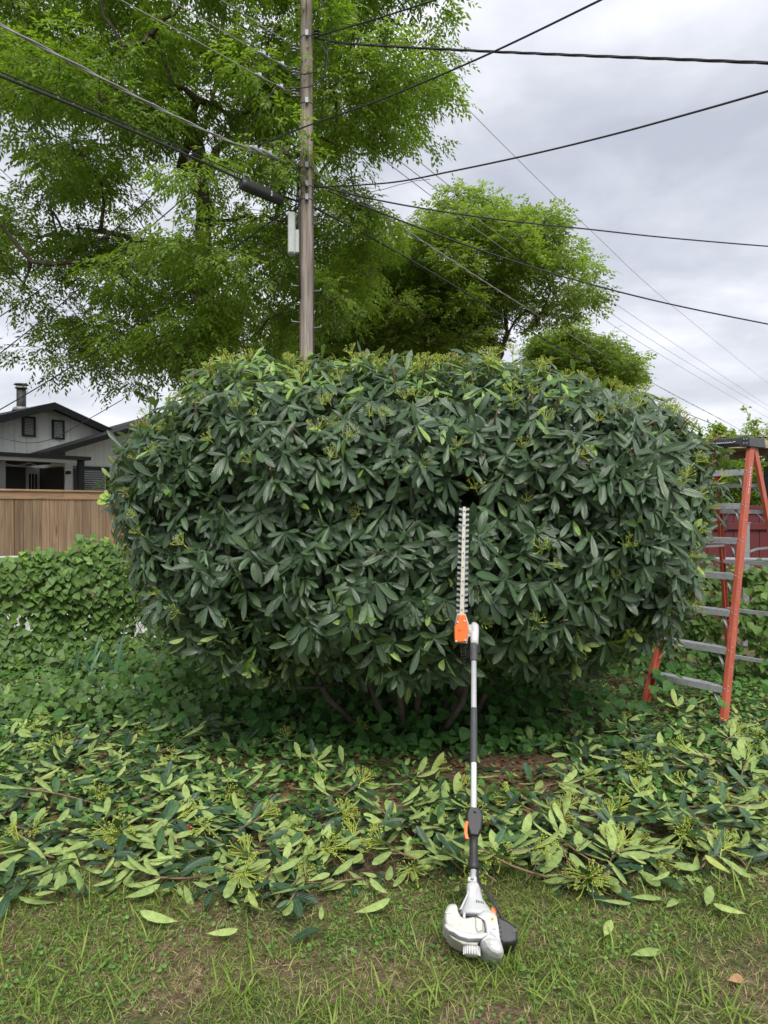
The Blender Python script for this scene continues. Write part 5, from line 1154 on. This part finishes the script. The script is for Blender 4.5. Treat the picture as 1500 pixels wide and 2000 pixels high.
# taller grass tufts
tx, ty, tl, tt = [], [], [], []
tuft = [(on_ground(px, py).x, on_ground(px, py).y) for px, py in ((420, 1950), (480, 1930), (60, 1960), (90, 1990), (600, 1980), (860, 1960), (930, 1925), (960, 1930), (1000, 1905), (1060, 1960), (1110, 1930), (1200, 1990), (1300, 1990), (1400, 1980), (1460, 1990), (1340, 1940), (1450, 1720), (1490, 1700), (1420, 1760), (200, 1790), (330, 1790), (300, 1850), (20, 1480), (40, 1450), (1285, 1480), (1010, 1860), (985, 1890), (1150, 2000), (760, 1940), (170, 1900), (560, 1850), (1250, 1880))]
for cx_, cy_ in tuft:
    for k in range(random.randint(8, 22)): tx.append(cx_+random.gauss(0, .055)); ty.append(max(2.2, cy_+random.gauss(0, .05))); tl.append(random.uniform(.07, .17)); tt.append(random.uniform(.4, .74))
for k in range(480):
    yy = math.sqrt(random.uniform(2.2**2, 3.5**2)); tx.append(random.uniform(-.6, .6)*yy); ty.append(yy); tl.append(random.uniform(.06, .13)); tt.append(random.uniform(.35, .78))
n = len(tx); tag(link_obj('tall_grass', grass_mesh(np.array(tx), np.array(ty), np.array(tl), rng.uniform(.0022, .0042, n), rng.uniform(.2, 1.1, n), np.array(tt))), 'taller loose grass blades rising from the lawn', 'grass', kind='stuff')
# weeds and ground cover
def low_leaves(name, label, x, y, hmin, hmax, lo, hi, wr, ti, mat, T=T_OVATE, cat='ground cover', tilt=.45, kind='stuff'):
    n = len(x); th = rng.random(n)*6.283; D = np.stack([np.cos(th), np.sin(th), rng.normal(0, .3, n)], -1); Nn = np.stack([rng.normal(0, tilt, n), rng.normal(-.15, tilt, n), np.ones(n)], -1)
    P = np.stack([x, y, gh(x, y)+rng.uniform(hmin, hmax, n)], -1); Ln = rng.uniform(lo, hi, n)
    o = link_obj(name, leaves_mesh(name, T, mat, P, D, Nn, Ln, Ln*wr, rng.normal(.15, .12, n), ti)); tag(o, label, cat, kind=kind); return o
x, y = scatter(6500, 2.15, 3.6); k = vnoise(x, y, 3.1, 5) > .5; x, y = x[k], y[k]
low_leaves('lawn_clover', 'tiny round clover leaves scattered through the lawn', x, y, .005, .03, .007, .02, .45, rng.uniform(.4, 1, len(x)), M['weed'], cat='clover', T=T_OV2)
x, y = scatter(30000, 3.5, 7.6, .4); pn = vnoise(x, y, 1.9, 8)*.6+vnoise(x, y, 5.0, 9)*.4
under = np.exp(-(((x-.3)/2.0)**4+((y-5.9)/1.25)**4)); k = rng.random(len(x)) < np.clip((pn-.30)*2.6, .03, 1)*(1-.72*under)*np.clip((y-3.45)/.5, .2, 1); x, y, under = x[k], y[k], under[k]
low_leaves('ground_cover', 'low green weeds carpeting the shaded ground in front of the bush', x, y, .01, .11, .025, .055, .42, np.clip(rng.beta(2, 2, len(x)), 0, 1), M['weed'], T=T_OV2)
x, y = scatter(9000, 3.6, 7.4, .3); low_leaves('ground_leaf_litter', 'small brown dead leaves on the soil under the bush', x, y, .002, .02, .02, .06, .32, rng.random(len(x))*.8, M['dead_leaf'], cat='dead leaves', tilt=.3, T=T_OV2)
n = 2600; x = rng.normal(.25, 1.05, n); y = rng.uniform(5.0, 7.0, n); hh = rng.random(n)**1.3*np.clip((y-4.8)*.5, .08, .55)
P = np.stack([x, y, gh(x, y)+hh], -1); D = np.stack([rng.normal(0, 1, n), rng.normal(-.6, .6, n), rng.normal(-.4, .4, n)], -1); Nn = np.stack([rng.normal(0, .4, n), rng.normal(-.5, .3, n), np.ones(n)], -1); Ln = rng.uniform(.05, .11, n)
tag(link_obj('understory', leaves_mesh('understory', T_HEART, M['weed'], P, D, Nn, Ln, Ln*.45, rng.normal(.12, .1, n), rng.random(n)*.5)), 'shaded broad-leaved seedlings growing under the bush', 'undergrowth', kind='stuff')
n = 3800; x = rng.uniform(-3.3, -.9, n); y = rng.uniform(5.5, 7.6, n); hm = np.interp(x, [-3.3, -2.4, -1.5, -.9], [.30, .62, .50, .22])*np.interp(y, [5.5, 6.3, 7.6], [.25, .9, 1.25])*(.15+1.5*vnoise(x, y, 2.6, 31)**1.6); hh = rng.random(n)**.8*hm
P = np.stack([x, y, gh(x, y)+hh+.02], -1); D = np.stack([rng.normal(0, .8, n), rng.normal(-.5, .5, n), rng.normal(-.7, .4, n)], -1); Nn = np.stack([rng.normal(0, .4, n), rng.normal(-.7, .3, n), np.full(n, .8)], -1); Ln = rng.uniform(.03, .095, n)
tag(link_obj('ivy_thicket', leaves_mesh('ivy_thicket', T_HEART, M['vine_leaf'], P, D, Nn, Ln, Ln*.45, rng.normal(.12, .1, n), rng.beta(1.2, 2.6, n)*.85)), 'low tangle of ivy leaves spreading between the left fence and the bush', 'undergrowth', kind='stuff')
# clippings: loose leaves (stuff), then sprigs and single leaves as things
def clip_density(x, y):
    ll = litter_line(x); band = np.clip((y-ll+.15)/.25, 0, 1)*np.clip((4.75+.7*np.abs(np.tanh(x*.8))-y)/.7, 0, 1)
    mid = np.where((np.abs(x-.25) < .95) & (y > 4.05), .35, 1.0)
    right = ((x > 1.2) & (y > 3.4) & (y < 6.0))*1.0; left = ((x < -.9) & (y > 3.6) & (y < 6.2))*.75
    return np.clip(band*mid+right*.8+left*.7, 0, 1)
def flat_leaf_sets(x, y, hmax, lo, hi):
    n = len(x); th = rng.random(n)*6.283; flip = np.where(rng.random(n) < .60, -1.0, 1.0)
    D = np.stack([np.cos(th), np.sin(th), rng.normal(.12, .28, n)], -1); Nn = np.stack([rng.normal(0, .38, n), rng.normal(-.1, .38, n), np.ones(n)], -1)*flip[:, None]
    Ln = rng.uniform(lo, hi, n); P = np.stack([x, y, gh(x, y)+.012+rng.random(n)**1.6*hmax], -1)
    return P, D, Nn, Ln, Ln*rng.uniform(.115, .15, n), rng.normal(.05, .17, n)*flip, rng.random(n)
x, y = scatter(9500, 2.9, 6.6, .3); k = (rng.random(len(x)) < clip_density(x, y)*(.35+.9*vnoise(x, y, 3.0, 14))); x, y = x[k], y[k]
a_ = flat_leaf_sets(x, y, .12, .08, .17); tag(link_obj('clipped_leaf_litter', leaves_mesh('clipped_leaf_litter', T_LANCE, M['clip_leaf'], *a_)), 'layer of trimmed bush leaves with pale undersides strewn in front of the bush', 'clippings', kind='stuff')
# small chopped bits deeper under and beside the bush
x, y = scatter(5200, 3.9, 7.2, .3); k = rng.random(len(x)) < np.where(np.abs(x-.3) < 1.0, .35, .9); x, y = x[k], y[k]
a_ = flat_leaf_sets(x, y, .05, .035, .08); tag(link_obj('chopped_leaf_bits', leaves_mesh('chopped_leaf_bits', T_LANCE_LO, M['clip_leaf'], *a_)), 'small chopped leaf pieces on the shaded ground beside the bush', 'clippings', kind='stuff')
# sprigs
LEAFVAR = [single_leaf('leaf', T_LANCE, M['clip_leaf'], l, l*w_, k_, t_) for l, w_, k_, t_ in ((.16, .13, .1, .2), (.145, .125, -.1, .5), (.175, .12, .2, .7), (.13, .14, .0, .9), (.16, .12, -.18, .35), (.12, .15, .25, .6))]
def sprig_proto(seed):
    rr = random.Random(seed); root = bpy.data.objects.new('clipped_sprig', None); COL.objects.link(root); ln = rr.uniform(.10, .34)
    bend = rr.uniform(-.05, .05); pts = [Vector((0, 0, .02)), Vector((ln*.5, bend, .035)), Vector((ln, bend*.4, .05))]
    MB().tube(smooth_path(pts, 3), .0042, 6).build('stem', M['twig'], root)
    nl_ = rr.randint(6, 10)
    for k in range(nl_):
        t = rr.uniform(.55, 1.0) if k > 1 else rr.uniform(.2, .6); q = pts[0].lerp(pts[2], t); a__ = rr.uniform(-1.5, 1.5)
        d = Vector((math.cos(a__), math.sin(a__), rr.uniform(-.12, .55))); fl = -1 if rr.random() < .62 else 1
        link_obj('leaf', LEAFVAR[rr.randrange(6)], root, frame(q, d, Vector((rr.uniform(-.5, .5), rr.uniform(-.5, .3), 1.0))*fl))
    if rr.random() < .75:
        for k in range(rr.randint(1, 2)): a__ = rr.uniform(-.8, .8); d = Vector((math.cos(a__), math.sin(a__), .35)); link_obj('flower_cluster', UMBELS[rr.randrange(5)], root, frame(pts[2]+d*.02, d.cross(Vector((0, .2, 1))), d) @ Matrix.Scale(rr.uniform(.9, 1.3), 4))
    root['stemlen'] = ln; root['fl'] = any(c.name.startswith('flower') for c in root.children)
    return root
protos = [sprig_proto(100+i) for i in range(8)]; used = [False]*8
def zone(o, p):
    x, y = p; ln = o['stemlen']; a_ = 'long' if ln > .25 else ('short' if ln < .17 else 'mid-length'); b_ = 'with flower stalks' if o['fl'] else 'without flowers'
    row = 'near the lawn' if y < 3.65 else ('halfway back' if y < 4.6 else 'far back by the bush')
    if y < 3.15: w = 'on the open lawn'; row = ''
    elif x < -1.3: w = 'at far left'
    elif x < -.45: w = 'in the left heap'
    elif x < .30: w = 'left of the trimmer shaft'
    elif x < 1.15: w = 'right of the trimmer shaft'
    elif y < 4.4: w = 'in the right heap'
    else: w = 'by the ladder feet'; row = ''
    lb = f'{a_} leafy clipping {b_} {w}{", " + row if row else ""}'; return lb, lb+' (alike)'
spots = [(px, py) for px, py in ((470, 1650), (540, 1600), (600, 1640), (500, 1690), (420, 1660), (640, 1660), (690, 1640), (560, 1700), (730, 1690), (780, 1640), (820, 1700), (850, 1650), (700, 1720), (620, 1710), (980, 1600), (1010, 1690), (1050, 1640), (1090, 1690), (1120, 1640), (1150, 1700), (1180, 1650), (1230, 1620), (1260, 1670), (1300, 1620), (1330, 1580), (1370, 1640), (1400, 1600), (1440, 1560), (1480, 1600), (1450, 1640), (1080, 1740), (1200, 1720), (880, 1740), (960, 1740),
    (330, 1680), (380, 1600), (300, 1560), (240, 1600), (200, 1540), (260, 1640), (150, 1580), (100, 1500), (60, 1560), (180, 1480), (240, 1450), (300, 1500), (90, 1440), (350, 1540), (420, 1560), (210, 1690), (100, 1720), (540, 1790), (500, 1780),
    (1320, 1440), (1380, 1430), (1420, 1480), (1460, 1450), (1350, 1500), (1300, 1540), (1480, 1510), (1260, 1480), (1400, 1530), (1290, 1400), (1350, 1400), (690, 1440), (620, 1520), (560, 1480), (760, 1560), (130, 1400), (60, 1380), (200, 1300), (90, 1310), (30, 1620), (760, 1600), (660, 1580), (900, 1690), (1010, 1570), (1130, 1580))]
pr_rng = random.Random(5)
for k in range(46):
    px = pr_rng.uniform(20, 1480); spots.append((px, pr_rng.uniform(1590, 1735) if px > 420 else pr_rng.uniform(1430, 1660)))
for i, (px, py) in enumerate(spots):
    j = i % 8; o = protos[j] if not used[j] else copy_tree(protos[j]); used[j] = True
    q = on_ground(px+pr_rng.uniform(-12, 12), py+pr_rng.uniform(-8, 8)); th = pr_rng.uniform(0, 6.28); s_ = pr_rng.uniform(.85, 1.25)
    o.location = (q.x, q.y, float(gh(q.x, q.y))+pr_rng.uniform(.01, .06)); o.rotation_euler = (pr_rng.uniform(-.15, .25), pr_rng.uniform(-.2, .1), th); o.scale = (s_,)*3
    lb, gp = zone(o, (q.x, q.y)); tag(o, lb, 'clipping', gp)
# single leaves on the lawn
singles = [(440, 1790, 90), (400, 1850, 10), (10, 1795, 80), (240, 1790, 30), (295, 1740, 100), (410, 1750, 0), (350, 1830, 170), (690, 1795, 20), (1460, 1810, 150), (1195, 1755, 95), (1230, 1765, 10), (1170, 1770, 0), (1230, 1890, 20), (1180, 1850, 60), (900, 1800, 10), (560, 1860, 40), (1490, 1870, 0), (1380, 1790, 60), (185, 1780, 70), (620, 1755, 30), (150, 1710, 20), (760, 1760, 140), (1340, 1760, 110), (1300, 1790, 45)]
for px, py, a__ in singles:
    q = on_ground(px, py); fl = -1 if random.random() < .75 else 1
    o = link_obj('clipped_leaf', LEAFVAR[random.randrange(6)]); o.matrix_world = frame((q.x, q.y, float(gh(q.x, q.y))+.048), Vector((math.cos(R(a__)), math.sin(R(a__)), random.uniform(-.03, .12))), Vector((random.uniform(-.2, .2), random.uniform(-.45, 0), 1))*fl)
    w_ = 'far left of' if px < 320 else ('left of' if px < 860 else ('right of' if px < 1280 else 'far right of')); u__ = 'pale underside up' if fl < 0 else 'dark glossy side up'; r__ = 'near the clippings' if py < 1775 else 'on open grass'; lb = f'loose leaf, {u__}, {w_} the engine, {r__}'; tag(o, lb, 'leaf', lb+' (alike)')
def odd_leaf(px, py, mat, l, w_, label, a__=20, t_=.6):
    q = on_ground(px, py, .08); o = link_obj('fallen_leaf', single_leaf('fallen_leaf', T_LANCE, M[mat], l, l*w_, .35, t_)); o.matrix_world = frame((q.x, q.y, .08 if py < 1700 else .03), Vector((math.cos(R(a__)), math.sin(R(a__)), .1)), Vector((0, -.7, 1))); tag(o, label, 'leaf')
odd_leaf(360, 1620, 'red_leaf', .05, .4, 'small bright red leaf at the left edge of the trimmings')
odd_leaf(678, 1648, 'red_leaf', .04, .3, 'dark red leaf among the trimmings left of the trimmer', 70, 0.)
odd_leaf(1237, 1508, 'dead_leaf', .08, .22, 'orange-brown dead leaf standing among weeds right of the trimmer', 100, 1.)
odd_leaf(1420, 1888, 'dead_leaf', .085, .2, 'curled tan dead leaf on the lawn at lower right', 10, 1.)
odd_leaf(828, 1275, 'dead_leaf', .06, .3, 'brown dead leaf fallen under the bush', 10, .8)
# sword-leaved plant and white-flowered weed by the left fence
ir = on_ground(190, 1330); iris = empty('sword_leaf_plant', ir); tag(iris, 'blue-green sword-leaved plant at the foot of the left vine', 'plant')
im = leafmat('iris_leaf', [(0, (.055, .13, .075)), (1, (.09, .19, .10))], rough=.5, trans=.1)
for k in range(11):
    l = random.uniform(.3, .55); me_ = single_leaf('leaf', T_BLADE, im, l, .022, random.uniform(.0, .5), random.random()); a__ = random.uniform(0, 6.28)
    link_obj('leaf', me_, iris, frame((random.uniform(-.3, .3), random.uniform(-.1, .1), -.02), Vector((math.cos(a__)*.5, math.sin(a__)*.3-.1, 1)), Vector((math.cos(a__)*.3, -1, .2))))
wf = on_ground(195, 1400); weed = empty('flowering_weed', wf); tag(weed, 'feathery weed with tiny white flowers beside the left clippings', 'weed')
mb = MB(); fl_ = MB()
for k in range(60):
    b = Vector((random.gauss(0, .2), random.gauss(0, .12), 0)); e = b+Vector((random.uniform(-.06, .06), random.uniform(-.06, .06), random.uniform(.08, .26))); mb.tube([b, b.lerp(e, .5)+Vector((random.uniform(-.02, .02), 0, 0)), e], [.0022, .0018, .0014], 4, cap=False)
    for j in range(4): s = b.lerp(e, random.uniform(.4, .95)); mb.tube([s, s+Vector((random.uniform(-.05, .05), random.uniform(-.05, .05), random.uniform(0, .04)))], [.0022, .001], 3, cap=False)
    if k % 3 == 0:
        for j in range(3): fl_.box(e+Vector((random.uniform(-.02, .02), random.uniform(-.02, .02), random.uniform(0, .02))), (.008, .008, .006))
tag(mb.build('stem_mass', plain('weed_stem', (.08, .17, .05), .7), weed), kind='stuff'); tag(fl_.build('blossom_mass', M['label'], weed), kind='stuff')

for o in list(bpy.data.objects):
    for k in ('stemlen', 'fl'):
        if k in o: del o[k]
